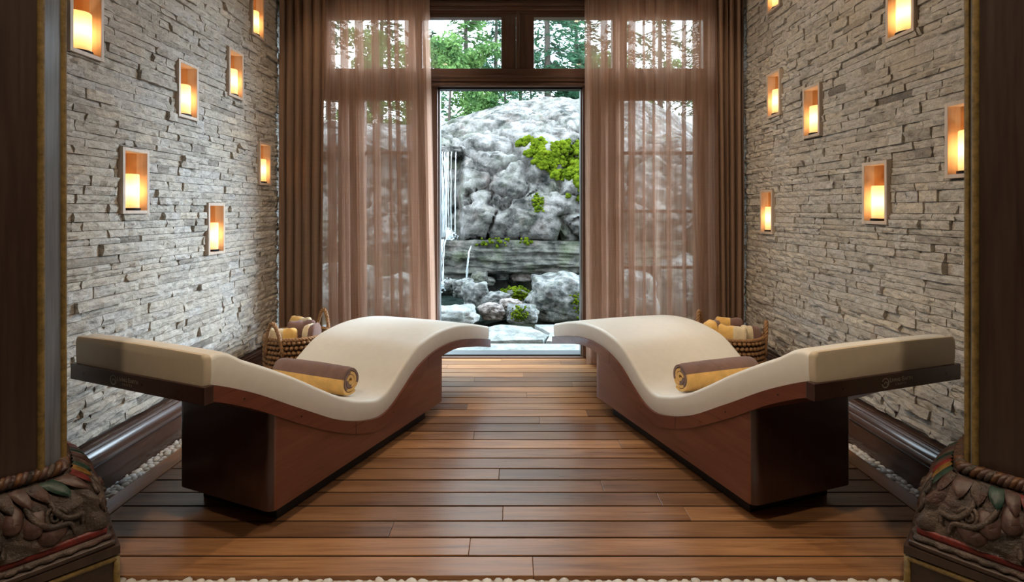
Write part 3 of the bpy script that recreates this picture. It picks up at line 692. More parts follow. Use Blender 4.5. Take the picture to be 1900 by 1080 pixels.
# ------------------------------------------------------------------ towels
def towel_roll(label, p0, p1, r, group, seed, a_split=(.25, 3.2), flip=1):
    """p0->p1 axis of the roll; spiral section; brown band over the top, yellow below"""
    rr = random.Random(seed); p0, p1 = Vector(p0), Vector(p1); ax = (p1-p0).normalized(); L = (p1-p0).length
    up = Vector((0, 0, 1)); up = (up-ax*up.dot(ax)); up = up.normalized() if up.length > .1 else Vector((0, 1, 0)); sv = up.cross(ax).normalized()*flip
    e = tag(empty('rolled_towel', (p0+p1)/2-up*r), label, 'towel', group)
    turns = 3.3; th = r/(turns+.25)*.92; n = 128; A0 = 5.25-2*math.pi*turns
    def sec(k, off):
        t = k/n; a = A0+2*math.pi*turns*t; q = th*.42+(r-th*.5-th*.42)*t+off
        q *= 1+.025*math.sin(3*a+seed); return sv*(q*math.cos(a))+up*(q*math.sin(a)), a
    cuts = {'y': MB(), 'b': MB()}
    a_end = A0+2*math.pi*turns
    def colour(k):
        t = k/n; a = A0+2*math.pi*turns*t; back = a_end-a     # angle measured back from the loose end
        am = a % (2*math.pi); return 'b' if (back < 2*math.pi and (am < a_split[0] or am > a_split[1])) or 7.5 < back < 10 or 13 < back < 15 else 'y'
    runs = []; 
    for k in range(n):
        c = colour(k)
        if runs and runs[-1][0] == c: runs[-1][2] = k+1
        else: runs.append([c, k, k+1])
    m = 14
    for c, k0, k1 in runs:
        rows = []
        for k in range(k0, k1+1):
            inn, _ = sec(k, -th*.41); out, a = sec(k, th*.41); loop = []
            for j in range(m+1):
                u = j/m; bul = .004*math.sin(math.pi*u)+.0022*fbm((u*6, a*1.2, seed), 2)
                loop.append(p0+ax*(L*u)+out*(1+bul/r))
            loop[0] += ax*.004-out*.06; loop[-1] += -ax*.004-out*.06
            for j in range(m, -1, -1): loop.append(p0+ax*(L*j/m+(.004 if j == 0 else -.004 if j == m else 0))+inn)
            rows.append(loop)
        b = cuts[c]; b.grid(rows, cv=True); q = len(rows[0])
        st = len(b.v)-q*len(rows); b.f += [tuple(st+i for i in range(q)), tuple(st+q*(len(rows)-1)+i for i in range(q))[::-1]]; b.mi += [0, 0]
    cuts['y'].build('yellow_band', M['towel_y'], e, True, auto=60)
    if cuts['b'].f: cuts['b'].build('brown_band', M['towel_b'], e, True, auto=60)
    return e
def lay(side, s, w0, w1, r, label, seed):
    # rest the roll on the cushion: smallest centre height with no overlap
    z = max(fT(s+d)+math.sqrt(max(0, r*r-d*d)) for d in np.linspace(-r, r, 21))
    a, c = on_lounger(side, s, w0), on_lounger(side, s, w1); a.z = c.z = z+.001
    towel_roll(label, a, c, r, 'rolled towels on the loungers', seed, (2.72, 5.8) if side < 0 else (2.6, 5.8), flip=-1 if side < 0 else 1)
lay(-1, .785, .095, .53, .073, 'thick yellow and brown towel roll lying on the left lounger', 2)
lay(1, .80, .095, .53, .073, 'thick yellow and brown towel roll lying on the right lounger', 5)

# ------------------------------------------------------------------ woven baskets with towels
def basket(label, c, r, h, seed, handles):
    e = tag(empty('woven_basket', (c[0], c[1], 0)), label, 'basket', 'woven baskets by the curtains')
    rows, nn = 11, 44
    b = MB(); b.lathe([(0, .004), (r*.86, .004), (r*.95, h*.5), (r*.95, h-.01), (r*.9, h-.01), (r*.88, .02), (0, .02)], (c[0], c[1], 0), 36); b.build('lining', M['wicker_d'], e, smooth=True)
    b = MB(); rr = random.Random(seed)
    for i in range(rows):
        z = (i+.5)*h/rows; R0 = r*(.90+.08*min(1, i/5))
        for j in range(nn):
            a = 2*math.pi*(j+.5*(i % 2))/nn; tilt = .55 if i % 2 else -.55; L = 2*math.pi*R0/nn*.78; k = rr.uniform(.9, 1.1)
            ct = Vector((c[0]+R0*math.cos(a), c[1]+R0*math.sin(a), z)); tg = Vector((-math.sin(a), math.cos(a), 0)); ra = Vector((math.cos(a), math.sin(a), 0))
            d = (tg*math.cos(tilt)+Vector((0, 0, math.sin(tilt)))).normalized()
            b.tube([ct-d*L*.62*k-ra*.006, ct-d*L*.3, ct+ra*.006, ct+d*L*.3, ct+d*L*.62*k-ra*.006], [.003, .0105, .0135, .0105, .003], 6)
    tag(b.build('weave', M['wicker'], e, smooth=True), kind='stuff')
    def braid(pts, rad, nm, closed=False):
        pts = [Vector(p) for p in pts]; n = len(pts); b = MB(); per = .055
        dist = [0]
        for i in range(1, n): dist.append(dist[-1]+(pts[i]-pts[i-1]).length)
        for st in range(3):
            q = []
            for i in range(n):
                t = (pts[(i+1) % n]-pts[i-1]) if closed else pts[min(i+1, n-1)]-pts[max(0, i-1)]
                t.normalize(); u = t.cross(Vector((.3, .2, 1))).normalized(); v = t.cross(u); a = 2*math.pi*(dist[i]/per+st/3)
                q.append(pts[i]+(u*math.cos(a)+v*math.sin(a))*rad*.55)
            b.tube(q, rad*.62, 7, closed=closed)
        return b.build(nm, M['wicker'], e, smooth=True)
    rp = [(c[0]+r*.97*math.cos(2*math.pi*j/96), c[1]+r*.97*math.sin(2*math.pi*j/96), h+.004) for j in range(96)]
    braid(rp, .012, 'rim', True)
    for a, span, hh in handles:
        q = []
        for j in range(41):
            u = j/40; aa = a+span*(u-.5)*2; zz = h-.10+(hh+.10)*math.sin(math.pi*u)**.65; ro = r*1.05
            q.append((c[0]+ro*math.cos(aa), c[1]+ro*math.sin(aa), zz))
        braid(q, .012, 'handle')
    return e
BL, BR = (-1.43, 3.52), (1.452, 3.50)
basket('woven seagrass basket of towels beside the left stone wall', BL, .20, .345, 3, [(-1.95, .34, .11), (1.0, .36, .13)])
basket('woven seagrass basket of towels beside the right stone wall', BR, .20, .345, 4, [(-.35, .30, .10), (2.5, .34, .13)])
def folded(label, c, wx, wy, z0, z1, mats, seed, lean=0):
    """standing folded towel: soft rounded slab with wrapped colour bands"""
    e = tag(empty('folded_towel', (c[0], c[1], z0)), label, 'towel', 'towels packed in the baskets'); rr = random.Random(seed)
    n = 18; th = rr.uniform(0, .6)*(1 if seed % 2 else -1)
    for part, (u0, u1), mt in (('plain_band', (0, .55), mats[0]), ('stripe_band', (.55, 1), mats[1])):
        b = MB(); rows = []
        for i in range(9):
            u = lerp(u0, u1, i/8); loop = []
            for j in range(n):
                a = 2*math.pi*j/n; x = math.copysign(abs(math.cos(a))**.55, math.cos(a)); z = math.copysign(abs(math.sin(a))**.55, math.sin(a))
                lx = (u-.5)*wx*2; ly = x*wy; lz = lerp(z0, z1, .5+.5*z)+.012*fbm((u*3, a, seed), 2)*(z > 0)-(.01 if u in (0, 1) else 0)*(z > 0)
                k = 1-.12*abs(2*u-1)**6
                loop.append((c[0]+(lx*math.cos(th)-ly*k*math.sin(th)), c[1]+(lx*math.sin(th)+ly*k*math.cos(th))+lean*(z+1)*.03, lz))
            rows.append(loop)
        b.grid(rows, cv=True); b.f += [tuple(range(n)), tuple(len(b.v)-n+k for k in range(n))[::-1]]; b.mi += [0, 0]
        b.build(part, M[mt], e, True, auto=60)
folded('cream and yellow towel behind the front handle of the left basket', (BL[0]-.055, BL[1]-.10), .085, .035, .03, .405, ('towel_c', 'towel_y'), 3)
folded('brown towel standing in the middle of the left basket', (BL[0]+.03, BL[1]-.005), .085, .034, .03, .435, ('towel_b', 'towel_b'), 5)
folded('yellow towel at the back of the left basket', (BL[0]-.01, BL[1]+.085), .09, .032, .03, .44, ('towel_y', 'towel_c'), 6)
folded('brown towel with cream edge at the right of the left basket', (BL[0]+.115, BL[1]-.05), .04, .07, .03, .42, ('towel_c', 'towel_b'), 8)
folded('yellow towel in the middle of the right basket', (BR[0]-.03, BR[1]-.095), .085, .035, .03, .425, ('towel_y', 'towel_c'), 2)
folded('brown towel under the tall handle of the right basket', (BR[0]+.10, BR[1]-.055), .055, .06, .03, .415, ('towel_c', 'towel_b'), 4)
folded('yellow and brown towel at the inner edge of the right basket', (BR[0]-.125, BR[1]+.0), .04, .065, .03, .44, ('towel_y', 'towel_b'), 7)
folded('yellow towel at the back of the right basket', (BR[0]+.02, BR[1]+.085), .085, .033, .03, .44, ('towel_y', 'towel_b'), 10)

# ------------------------------------------------------------------ carved pillars
def pillar(sd, label, chw):
    cx, cy = sd*1.432, 1.45; e = tag(empty('carved_pillar', (cx, cy, 0)), label, 'pillar', 'carved wooden pillars')
    hd = .17    # half diagonal to the chamfer face
    def dia(d, ch, z0, z1, mb, mi=0):      # diamond prism with chamfered corners; ch = half width of chamfer
        q = []
        for k in range(4):
            a = k*math.pi/2; ux, uy = math.cos(a), math.sin(a); q += [(cx+ux*d+uy*ch, cy+uy*d-ux*ch), (cx+ux*d-uy*ch, cy+uy*d+ux*ch)]
        return mb.prism(q, z0, z1, mi), q
    b = MB(); dia(hd, chw, .455, CEIL, b)
    sh = b.build('shaft', [M['shaft'], M['shaft_daylit']], e)
    for p in sh.data.polygons:
        n = p.normal
        if max(abs(n.x), abs(n.y)) > .99 and abs(n.z) < .1: p.material_index = 1
    _, q = dia(hd, chw, 0, 1, MB())
    for x, y in q:
        b = MB(); b.tube([(x, y, .455), (x, y, CEIL)], .0085, 10, cap=False); b.build('gilt_bead', M['gold'], e, True)
    # plinth: body, top slab, gilt frame strips
    def sq(d): return [(cx+d, cy), (cx, cy+d), (cx-d, cy), (cx, cy-d)]
    b = MB(); b.prism(sq(.345), -.004, .225); b.build('plinth', M['plinth'], e)
    b = MB(); b.prism(sq(.357), .228, .25); b.build('plinth_top', M['shaft'], e)
    S4 = sq(.347); z0, z1 = .02, .222
    for k in range(4):
        A, B = Vector((*S4[k], 0)), Vector((*S4[(k+1) % 4], 0))
        for zz in (z1-.006, z0):
            b = MB(); b.tube([(A.x, A.y, zz), (B.x, B.y, zz)], .008, 8); b.build('gilt_strip', M['gold'], e, True)
        b = MB(); b.tube([(A.x, A.y, z0), (A.x, A.y, z1)], .008, 8); b.build('gilt_strip', M['gold'], e, True)
    # bell: rounded square loft, from the slab up to the collar
    def ring(d, z, n=96, p=1.16):
        out = []
        for j in range(n):
            a = 2*math.pi*j/n; c, s = math.cos(a), math.sin(a); rr = d/((abs(c)**p+abs(s)**p)**(1/p)); out.append((a, cx+rr*c, cy+rr*s, z))
        return out
    prof = [(.305, .298), (.302, .312), (.296, .33), (.288, .352), (.277, .375), (.261, .398), (.241, .418), (.217, .435), (.20, .446)]
    fp = curve([(z, d) for d, z in prof])
    b = MB(); rows = []
    for i in range(31):
        z = lerp(.298, .446, i/30); row = []
        for a, x, y, zz in ring(fp(z), z):
            dv = Vector((x-cx, y-cy, 0)).normalized(); q = .006*fbm((a*7, z*42, 3), 3)+.004*math.sin(a*24+math.sin(z*60)*2)
            row.append((x+dv.x*q, y+dv.y*q, zz))
        rows.append(row)
    b.grid(rows, cv=True); b.build('bell', M['carved'], e, True)
    # moulded bands between bell and slab
    for nm, d, za, zb, mt, bul in (('red_band', .314, .277, .302, 'red', .007), ('floral_band', .325, .264, .281, 'carved', .008), ('foot_band', .340, .250, .265, 'shaft', .004)):
        b = MB(); rows = []
        for t in (0, .2, .5, .8, 1):
            row = []
            for a, x, y, z in ring(d, lerp(za, zb, t), 160, 1.06):
                dv = Vector((x-cx, y-cy, 0)).normalized(); q = bul*math.sin(math.pi*t)
                if nm == 'floral_band': q += .006*math.sin(a*46)*math.sin(math.pi*t)
                row.append((x+dv.x*q, y+dv.y*q, z))
            rows.append(row)
        b.grid(rows, cv=True); b.f += [tuple(range(160))[::-1], tuple(len(b.v)-160+k for k in range(160))]; b.mi += [0, 0]; b.build(nm, M[mt], e, True)
    # surface point on the bell: angle a, height z, offset
    def bp(a, z, off=0.0):
        c, s = math.cos(a), math.sin(a); d = fp(z); rr = d/((abs(c)**1.16+abs(s)**1.16)**(1/1.16))+off; return Vector((cx+rr*c, cy+rr*s, z))
    # each face carries a palmette of lobes, a rosette and scrolls
    for k in range(4):
        a0 = math.pi/4+k*math.pi/2
        def lob(da, z, wa, hz, mt, nm, tilt=0., bulge=.016):
            b = MB(); P = []
            for i in range(7):
                u = i/6; row = []
                for j in range(13):
                    t = 2*math.pi*j/12; rr_ = u
                    xa, za = rr_*math.cos(t)*wa, rr_*math.sin(t)*hz*(1+.25*math.sin(t))
                    ca, sa = math.cos(tilt), math.sin(tilt); xa2, za2 = xa*ca-za*sa*4, xa*sa/4+za*ca
                    zz = min(.444, max(.299, z+za2)); row.append(bp(a0+da+xa2, zz, bulge*math.sqrt(max(0, 1-u*u))*(1-.4*u*abs(math.cos(2.5*t))**6)-.003))
                P.append(row)
            b.grid(P); b.build(nm, M[mt], e, True)
        for j, (da, z, tl) in enumerate(((-.36, .322, .9), (-.27, .352, .6), (-.14, .376, .3), (0, .386, 0), (.14, .376, -.3), (.27, .352, -.6), (.36, .322, -.9))):
            lob(da*1.25, z+.004, .10, .036, 'petal', 'palmette_lobe', tl, .017)
        for da, z in ((-.08, .318), (.08, .318), (-.05, .340), (.05, .340), (0, .328)): lob(da, z, .04, .014, 'carved', 'rosette_petal', 0, .022)
        for sg in (-1, 1):
            pts = []
            for j in range(40):
                t = j/39; w = t*4.2*math.pi; q = .026*(1-t*.85); pts.append(bp(a0+sg*(.50+q*3.2*math.cos(w)), .365+q*math.sin(w), .006))
            b = MB(); b.tube(pts, [lerp(.006, .0035, j/39) for j in range(40)], 7); b.build('scroll', M['carved'], e, True)
            for q0, q1, zz0, zz1 in ((.60, .30, .312, .405), (.66, .52, .330, .40)):
                pts = [bp(a0+sg*(lerp(q0, q1, t)+.05*math.sin(t*6.3)), lerp(zz0, zz1, t)+.010*math.sin(t*9), .007) for t in [j/24 for j in range(25)]]
                b = MB(); b.tube(pts, [.0035+.005*math.sin(math.pi*j/24) for j in range(25)], 7); b.build('tendril', M['carved'], e, True)
        # corner leaf
        b = MB(); a1 = a0+math.pi/4; P = []
        for i in range(11):
            t = i/10; z = lerp(.302, .44, t); w = .10*(1-.55*t); P.append([bp(a1+w*(j-4)/4, z, .016*(1-abs((j-4)/4)**2)*(1+.5*math.sin(t*14))) for j in range(9)])
        b.grid(P); b.build('corner_leaf', M['carved'], e, True)
    # collar: twisted rope and hanging coloured leaves
    rp = ring(.192, .462, 220, 1.15); b = None
    for st in range(3):
        pts = []
        for i, (a, x, y, z) in enumerate(rp):
            w = i/220*2*math.pi*30+st*2.094; dv = Vector((x-cx, y-cy, 0)).normalized(); pts.append((x+dv.x*.011*math.cos(w), y+dv.y*.011*math.cos(w), z+.011*math.sin(w)))
        b = MB(); b.tube(pts, .0085, 6, closed=True); b.build('rope', M[('petal', 'orange', 'carved')[st]], e, True)
    cols = ['red', 'yellow', 'green', 'carved', 'petal', 'carved', 'green', 'petal']
    nl = 40
    for j in range(nl):
        a = 2*math.pi*(j+.5)/nl; b = MB(); P = []
        for i in range(7):
            t = i/6; z = lerp(.456, .402, t); w = .078*math.sin(math.pi*min(1, .25+t*.75))**.8; row = []
            for q in range(5):
                v = (q-2)/2; row.append(bp(a+w*v+.10*t, max(.3, min(.446, z)), .010+.013*math.sin(math.pi*(.2+.7*t))*(1-.6*v*v)))
            P.append(row)
        b.grid(P); b.build('hanging_leaf', M[cols[j % 8]], e, True)
    return e
pillar(-1, 'dark carved wooden pillar with gilt beading at the left picture edge', .035)
pillar(1, 'dark carved wooden pillar with gilt beading at the right picture edge', .012)

# ------------------------------------------------------------------ outside: patio, rock, waterfall, boulders, trees
def exterior():
    # ground: patio bed near the sill, stream bed, forest floor rising behind the rock
    def gz(x, y):
        z = -.09
        if y > 5.6: z -= .12*sstep(5.6, 6.2, y)
        if y > 9: z += 2.6*sstep(9, 15, y)+max(0, y-15)*.03
        return z+.03*fbm((x*.8, y*.8, 1), 3)*(y > 5.6)
    b = MB(); ys = [YD+.18]+[YD+.3+i*.25 for i in range(60)]+[20+i*3 for i in range(16)]
    b.grid([[(x, y, gz(x, y)) for x in np.linspace(-14 if y < 15 else -40, 14 if y < 15 else 40, 60)] for y in ys]); S(b.build('ground', M['soil'], smooth=True))
    # flagstones
    def flag(label, pts, z, th=.05):
        rr = random.Random(len(label)); P = []
        for i in range(len(pts)):
            (xa, ya), (xb_, yb) = pts[i], pts[(i+1) % len(pts)]
            for j in range(4):
                t = j/4; P.append((lerp(xa, xb_, t)+rr.uniform(-.012, .012), lerp(ya, yb, t)+rr.uniform(-.012, .012)))
        b = MB(); n = len(P); cxm = sum(p[0] for p in P)/n; cym = sum(p[1] for p in P)/n
        rings = []
        for k, dz in ((1.0, -th), (1.0, -.012), (.985, 0), (.7, .002), (.35, .003), (.02, .003)):
            rings.append([(cxm+(x-cxm)*k, cym+(y-cym)*k, z+dz+(.004*fbm((x*3*k, y*3*k, 2), 2) if dz > -.01 else 0)) for x, y in P])
        b.grid(rings, cv=True); o = b.build('flagstone', M['slab'], smooth=True, auto=40); tag(o, label, 'paving stone', 'paving stones outside the door'); return o
    def fp(px, py, z): Y = (CAMH-z)*FPX/(py-HOR); return ((px-950)/FPX*Y, Y)
    zf = -.035
    flag('large pale flagstone with curved edge just outside the door', [fp(893, 633, zf), fp(1006, 630, zf), fp(1017, 622, zf), fp(985, 606, zf), fp(930, 602, zf), fp(886, 610, zf)], zf)
    flag('long pale paving strip along the door sill', [(-1.7, 4.38), (1.7, 4.38), (1.75, fp(950, 636, zf)[1]), (-1.7, fp(950, 637, zf)[1])], zf-.006)
    flag('pale flagstone at the right of the doorway', [fp(1012, 632, zf), fp(1140, 632, zf), fp(1150, 601, zf), fp(990, 601, zf), fp(1020, 618, zf)], zf-.004)
    flag('pale flagstone at the left of the doorway', [fp(760, 634, zf), fp(884, 634, zf), fp(876, 607, zf), fp(770, 603, zf)], zf-.003)
    flag('far left paving stone behind the sheer curtain', [fp(560, 634, zf), fp(752, 634, zf), fp(760, 603, zf), fp(600, 601, zf)], zf-.005)
    flag('far right paving stone behind the sheer curtain', [fp(1148, 632, zf), fp(1340, 634, zf), fp(1310, 601, zf), fp(1158, 601, zf)], zf-.005)
    # the rock dome: profile (y, z) from the ledge up over the crest
    prof = [(8.6, .45), (8.25, .62), (7.86, .72), (7.62, .84), (7.52, 1.05), (7.56, 1.35), (7.66, 1.65), (7.85, 1.98), (8.15, 2.28), (8.6, 2.55), (9.2, 2.80), (10.0, 3.08), (11.0, 3.42), (12.0, 3.70), (13.0, 3.72), (14.2, 3.0)]
    dl = [0]
    for p, q in zip(prof, prof[1:]): dl.append(dl[-1]+math.hypot(q[0]-p[0], q[1]-p[1]))
    fy, fz = curve([(d, p[0]) for d, p in zip(dl, prof)]), curve([(d, p[1]) for d, p in zip(dl, prof)])
    nu, nv = 330, 260; P = []; X0, X1 = -4.2, 5.2
    for i in range(nv+1):
        # denser sampling low on the face
        d = dl[-1]*(i/nv)**1.15; y0, z0 = fy(d), fz(d); ty, tz = fy(d+.02)-y0, fz(d+.02)-z0; L = math.hypot(ty, tz) or 1; ny, nz = -tz/L, ty/L
        if ny > 0: ny, nz = -ny, -nz
        if nz < 0 and z0 > 1.2: ny, nz = -ny, -nz
        row = []
        for j in range(nu+1):
            x = lerp(X0, X1, j/nu); xx = x*y0/7.8 if y0 > 7.8 else x
            top = sstep(2.0, 3.3, z0)
            z = z0-top*(.52*sstep(.4, -1.7, xx/1.2)+1.6*sstep(1.7, 4.0, x))  # right shoulder shaped lower to let more sky light onto the left wall
            y = y0
            # recess on the left that carries the waterfall
            rc = .62*sstep(-.66, -.86, x)*sstep(2.20, 2.10, z0)*sstep(.5, .9, z0); y += rc
            q = Vector((x*.7, y0*.7, z0*.7)); n1 = fbm(q, 4)
            st = Vector((x*1.1+z0*.9, y0*.5, z0*1.6-x*.7)); n2 = fbm(st*1.3, 5)
            n3 = fbm((x*7, y0*7, z0*9), 3)
            wq = Vector((x*.95+n1*.5+z0*.45, y0*.55, z0*1.15-x*.5+n2*.45)); dv = noise.voronoi(wq)[0]; ck = math.exp(-((dv[1]-dv[0])/.055)**2)
            wq2 = Vector((x*1.5+n2*.8, y0*2.6, z0*3.4+x*.5+n1)); dw = noise.voronoi(wq2)[0]; ck2 = math.exp(-((dw[1]-dw[0])/.08)**2)
            dsp = .20*n1+.10*n2+.022*n3+.14*(.5-dv[0])-.17*ck*(1-.4*top)-.055*ck2
            row.append((xx, y+ny*dsp*(1-.35*top), z+nz*dsp*(1-.35*top)+.02*n3))
        P.append(row)
    b = MB(); b.grid(P)
    rock = tag(b.build('rock_outcrop', M['rock'], smooth=True), 'huge pale granite dome rising behind the doorway', 'rock')
    # moss on the dome: tufts where the photograph has it
    def inpoly(x, y, poly):
        c = False; j = len(poly)-1
        for i in range(len(poly)):
            (xi, yi), (xj, yj) = poly[i], poly[j]
            if (yi > y) != (yj > y) and x < (xj-xi)*(y-yi)/(yj-yi)+xi: c = not c
            j = i
        return c
    bm = bmesh.new(); bmesh.ops.create_icosphere(bm, subdivisions=1, radius=1); tv = [v.co.copy() for v in bm.verts]; tf = [[v.index for v in f.verts] for f in bm.faces]; bm.free()
    def moss(label, poly, cnt, seed, s0=.018, s1=.05, thr=-.15, src=None, maxd=9.2):
        rr = random.Random(seed); cand = []
        for row in (src or P):
            for p in row:
                if p[1] > maxd: continue
                u, v = proj(p)
                if inpoly(u, v, poly) and fbm((p[0]*3.2, p[1]*3.2, p[2]*3.2+seed), 3) > thr: cand.append(p)
        if not cand: return
        b = MB()
        for _ in range(cnt):
            p = rr.choice(cand); s = rr.uniform(s0, s1); o = Vector((rr.uniform(-.03, .03), rr.uniform(-.03, .01), rr.uniform(-.03, .03)))
            b.add([Vector(p)+o+Vector((t.x*s*rr.uniform(.7, 1.2), t.y*s*.8*rr.uniform(.7, 1.2), t.z*s*rr.uniform(.6, 1.1))) for t in tv], tf)
        tag(b.build('moss', M['moss'], smooth=True), label, 'moss', kind='stuff')
    moss('bright green moss hanging over the right of the granite dome', [(958, 262), (990, 254), (1030, 268), (1060, 262), (1095, 262), (1110, 330), (1092, 372), (1060, 370), (1040, 345), (1020, 318), (1000, 310), (975, 290)], 2600, 1, .016, .05, -.22)
    moss('small moss tuft under the large moss patch', [(988, 362), (1002, 362), (1010, 392), (990, 388)], 90, 2, .014, .03, -1)
    # blocks: rounded noisy boulders
    def boulder(name, label, c, sz, mat, seed, rough=.16, box=.55, sub=5, rz=0, cat='boulder', group=None):
        bm = bmesh.new(); bmesh.ops.create_icosphere(bm, subdivisions=sub, radius=1); vs = []; rot = Matrix.Rotation(rz, 3, 'Z')
        for v in bm.verts:
            d = v.co.normalized(); m = max(abs(d.x), abs(d.y), abs(d.z)); k = lerp(1, 1/m, box)*.86
            p = d*k; q = Vector((p.x*1.3+seed*3.1, p.y*1.3, p.z*1.3+seed)); p = p*(1+rough*fbm(q, 4)*1.3+rough*.55*(1-2*abs(fbm(q*2.3, 3)))*.5+.03*fbm(q*7, 3))
            vs.append(Vector(c)+rot @ Vector((p.x*sz[0]/2, p.y*sz[1]/2, p.z*sz[2]/2)))
        b = MB(); b.add(vs, [[v.index for v in f.verts] for f in bm.faces]); bm.free()
        o = b.build(name, M[mat], smooth=True); tag(o, label, cat, group); return o, vs
    def bpx(label, x0, x1, y0, y1, Y, mat, seed, depth=None, **kw):
        a, c = px2(x0, y0, Y), px2(x1, y1, Y); w, h = c.x-a.x, a.z-c.z
        return boulder('boulder', label, ((a.x+c.x)/2, Y+(depth or w)*.35, (a.z+c.z)/2), (w*1.06, depth or w, h*1.1), mat, seed, **kw)
    # ledge band below the dome
    _, lv = boulder('rock_ledge', 'long wet rock ledge under the granite dome', (.55, 8.15, .49), (4.4, 1.35, .58), 'ledge', 21, .13, .85, 6, cat='rock')
    boulder('rock_ledge', 'dark wet rock shelf under the waterfall', (-1.05, 8.12, .36), (1.15, 1.25, .72), 'ledge', 27, .16, .75, 5, cat='rock')
    boulder('rock_block', 'brown rock block above the waterfall lip', (-1.32, 9.1, 2.28), (.75, .9, .55), 'ledge', 29, .2, .6, 5, cat='rock')
    boulder('rock_lip', 'flat pale stone slab at the lip of the waterfall', (-1.05, 8.42, 2.10), (.62, .75, .13), 'rock', 31, .12, .8, 5, cat='rock')
    boulder('rock_bank', 'shaded rock bank in the hollow below the ledge', (.6, 8.75, .12), (5.0, .9, .62), 'ledge', 33, .2, .8, 5, cat='rock')
    LB = [('flat stone wedged under the ledge, left one', 914, 948, 503, 521, 7.75, 'bould', 41), ('flat stone wedged under the ledge, right one', 946, 990, 503, 523, 7.7, 'bould_p', 42),
          ('big round grey boulder at the right of the stream', 978, 1106, 514, 600, 6.15, 'bould', 1), ('round grey boulder left of the mossy stone', 856, 908, 526, 574, 6.4, 'bould', 2),
          ('pale boulder below the waterfall', 838, 880, 520, 556, 6.7, 'bould', 3), ('small stone at the foot of the thin spout', 872, 905, 506, 540, 7.2, 'ledge', 4),
          ('flat mossy stone left of the big boulder', 930, 988, 541, 572, 6.6, 'ledge', 5), ('grey sloping stone in front of the mossy stone', 892, 950, 545, 585, 6.3, 'bould', 6),
          ('pinkish angular rock at the edge of the stream', 886, 940, 566, 598, 5.85, 'bould_p', 7), ('small pink rock behind the pinkish angular rock', 926, 964, 556, 577, 6.1, 'bould_p', 8),
          ('blue grey rock with moss next to the pinkish rock', 938, 1002, 570, 604, 5.75, 'bould', 9), ('broad white boulder behind the left lounger', 796, 888, 574, 606, 5.6, 'slab', 10),
          ('small stone beside the waterfall foot', 822, 852, 520, 540, 7.0, 'bould', 11), ('grey boulder behind the left sheer curtain', 690, 800, 510, 590, 6.2, 'bould', 12),
          ('grey boulder behind the right sheer curtain', 1120, 1230, 505, 596, 6.3, 'bould', 13), ('small wet stone at the left of the big boulder', 966, 992, 575, 597, 5.9, 'bould', 14),
          ('mossy boulder far behind the right sheer curtain', 1230, 1330, 480, 590, 6.8, 'bould', 15), ('pale boulder far behind the left sheer curtain', 570, 690, 490, 590, 6.7, 'bould', 16),
          ('little round stone in front of the flat mossy stone', 952, 972, 560, 574, 6.05, 'bould_p', 17), ('low stone left of the stones under the ledge', 884, 920, 515, 532, 7.5, 'ledge', 18)]
    tops = {}
    for l, x0, x1, y0, y1, Y, mt, sd in LB: tops[sd] = bpx(l, x0, x1, y0, y1, Y, mt, sd, rough=.2, box=.45, sub=4 if sd > 9 else 5, rz=.0)[1]
    moss('green moss cap on the flat stone left of the big boulder', [(930, 535), (990, 535), (990, 560), (930, 556)], 420, 3, .012, .03, -.2, [[v for v in tops[5] if v.z > .05]])
    moss('moss on the blue grey rock by the pinkish rock', [(955, 572), (980, 572), (976, 600), (950, 600)], 130, 4, .008, .02, -.1, [[v for v in tops[9]]])
    moss('dark moss line along the top of the wet rock ledge', [(880, 436), (985, 432), (990, 452), (880, 456)], 420, 5, .012, .035, -.1, [lv])
    moss('moss on the flank of the big round boulder', [(1060, 540), (1085, 540), (1085, 590), (1066, 590)], 160, 6, .008, .022, -.2, [tops[1]])
    # stream pool
    b = MB(); pool = [(-1.9, 6.0), (-.9, 5.86), (-.35, 5.95), (-.05, 6.3), (.3, 6.9), (.2, 7.7), (-.6, 7.9), (-2.1, 7.8)]
    b.prism(pool, -.13, -.085); tag(b.build('stream_pool', M['pool']), 'dark clear pool of the stream below the waterfall', 'water')
    boulder('wet_rock', 'dark wet rock face behind the waterfall', (-1.12, 8.62, 1.42), (.95, .55, 1.5), 'ledge', 35, .18, .75, 5, cat='rock')
    # falling water
    wf = tag(empty('waterfall', (-1.0, 7.9, .75)), 'thin white waterfall at the left side of the granite dome', 'waterfall')
    rr = random.Random(4)
    def strand(par, pa, pb, Ya, Yb, r0, seed, n=26, kick=.12, sub=3):
        a, c = px2(*pa, Ya), px2(*pb, Yb)
        for k in range(sub):
            b = MB(); q = []; rad = []; ox = rr.uniform(-1, 1)*r0*1.5
            for i in range(n):
                t = i/(n-1); z = lerp(a.z, c.z, t*t*.75+t*.25); q.append((lerp(a.x, c.x, t)+ox*(.3+t)+.012*fbm((t*4, seed+k*5, 1), 2), lerp(a.y, c.y, t**.5)-kick*math.sin(min(1, t*1.3)*math.pi/2)*.3, z)); rad.append(r0*.5*rr.uniform(.35, 1)*(.6+.5*t))
            b.tube(q, rad, 6); b.build('water_strand', M['fall'], par, True)
    for x, wd_ in ((819, .018), (826, .014), (833, .018), (838, .011), (847, .016), (822, .012), (830, .010)): strand(wf, (x, 281), (x+rr.uniform(-3, 2), 440), 8.12, 7.95, wd_, x)
    for x, wd_ in ((816, .018), (820, .022), (824, .016)): strand(wf, (x+4, 444), (x-2, 520), 7.6, 7.4, wd_, x)
    sp = tag(empty('water_spout', px2(870, 520, 7.4)), 'narrow spout of water falling over the wet ledge', 'waterfall')
    strand(sp, (874, 456), (865, 524), 7.5, 7.35, .011, 77, sub=3)
    b = MB()
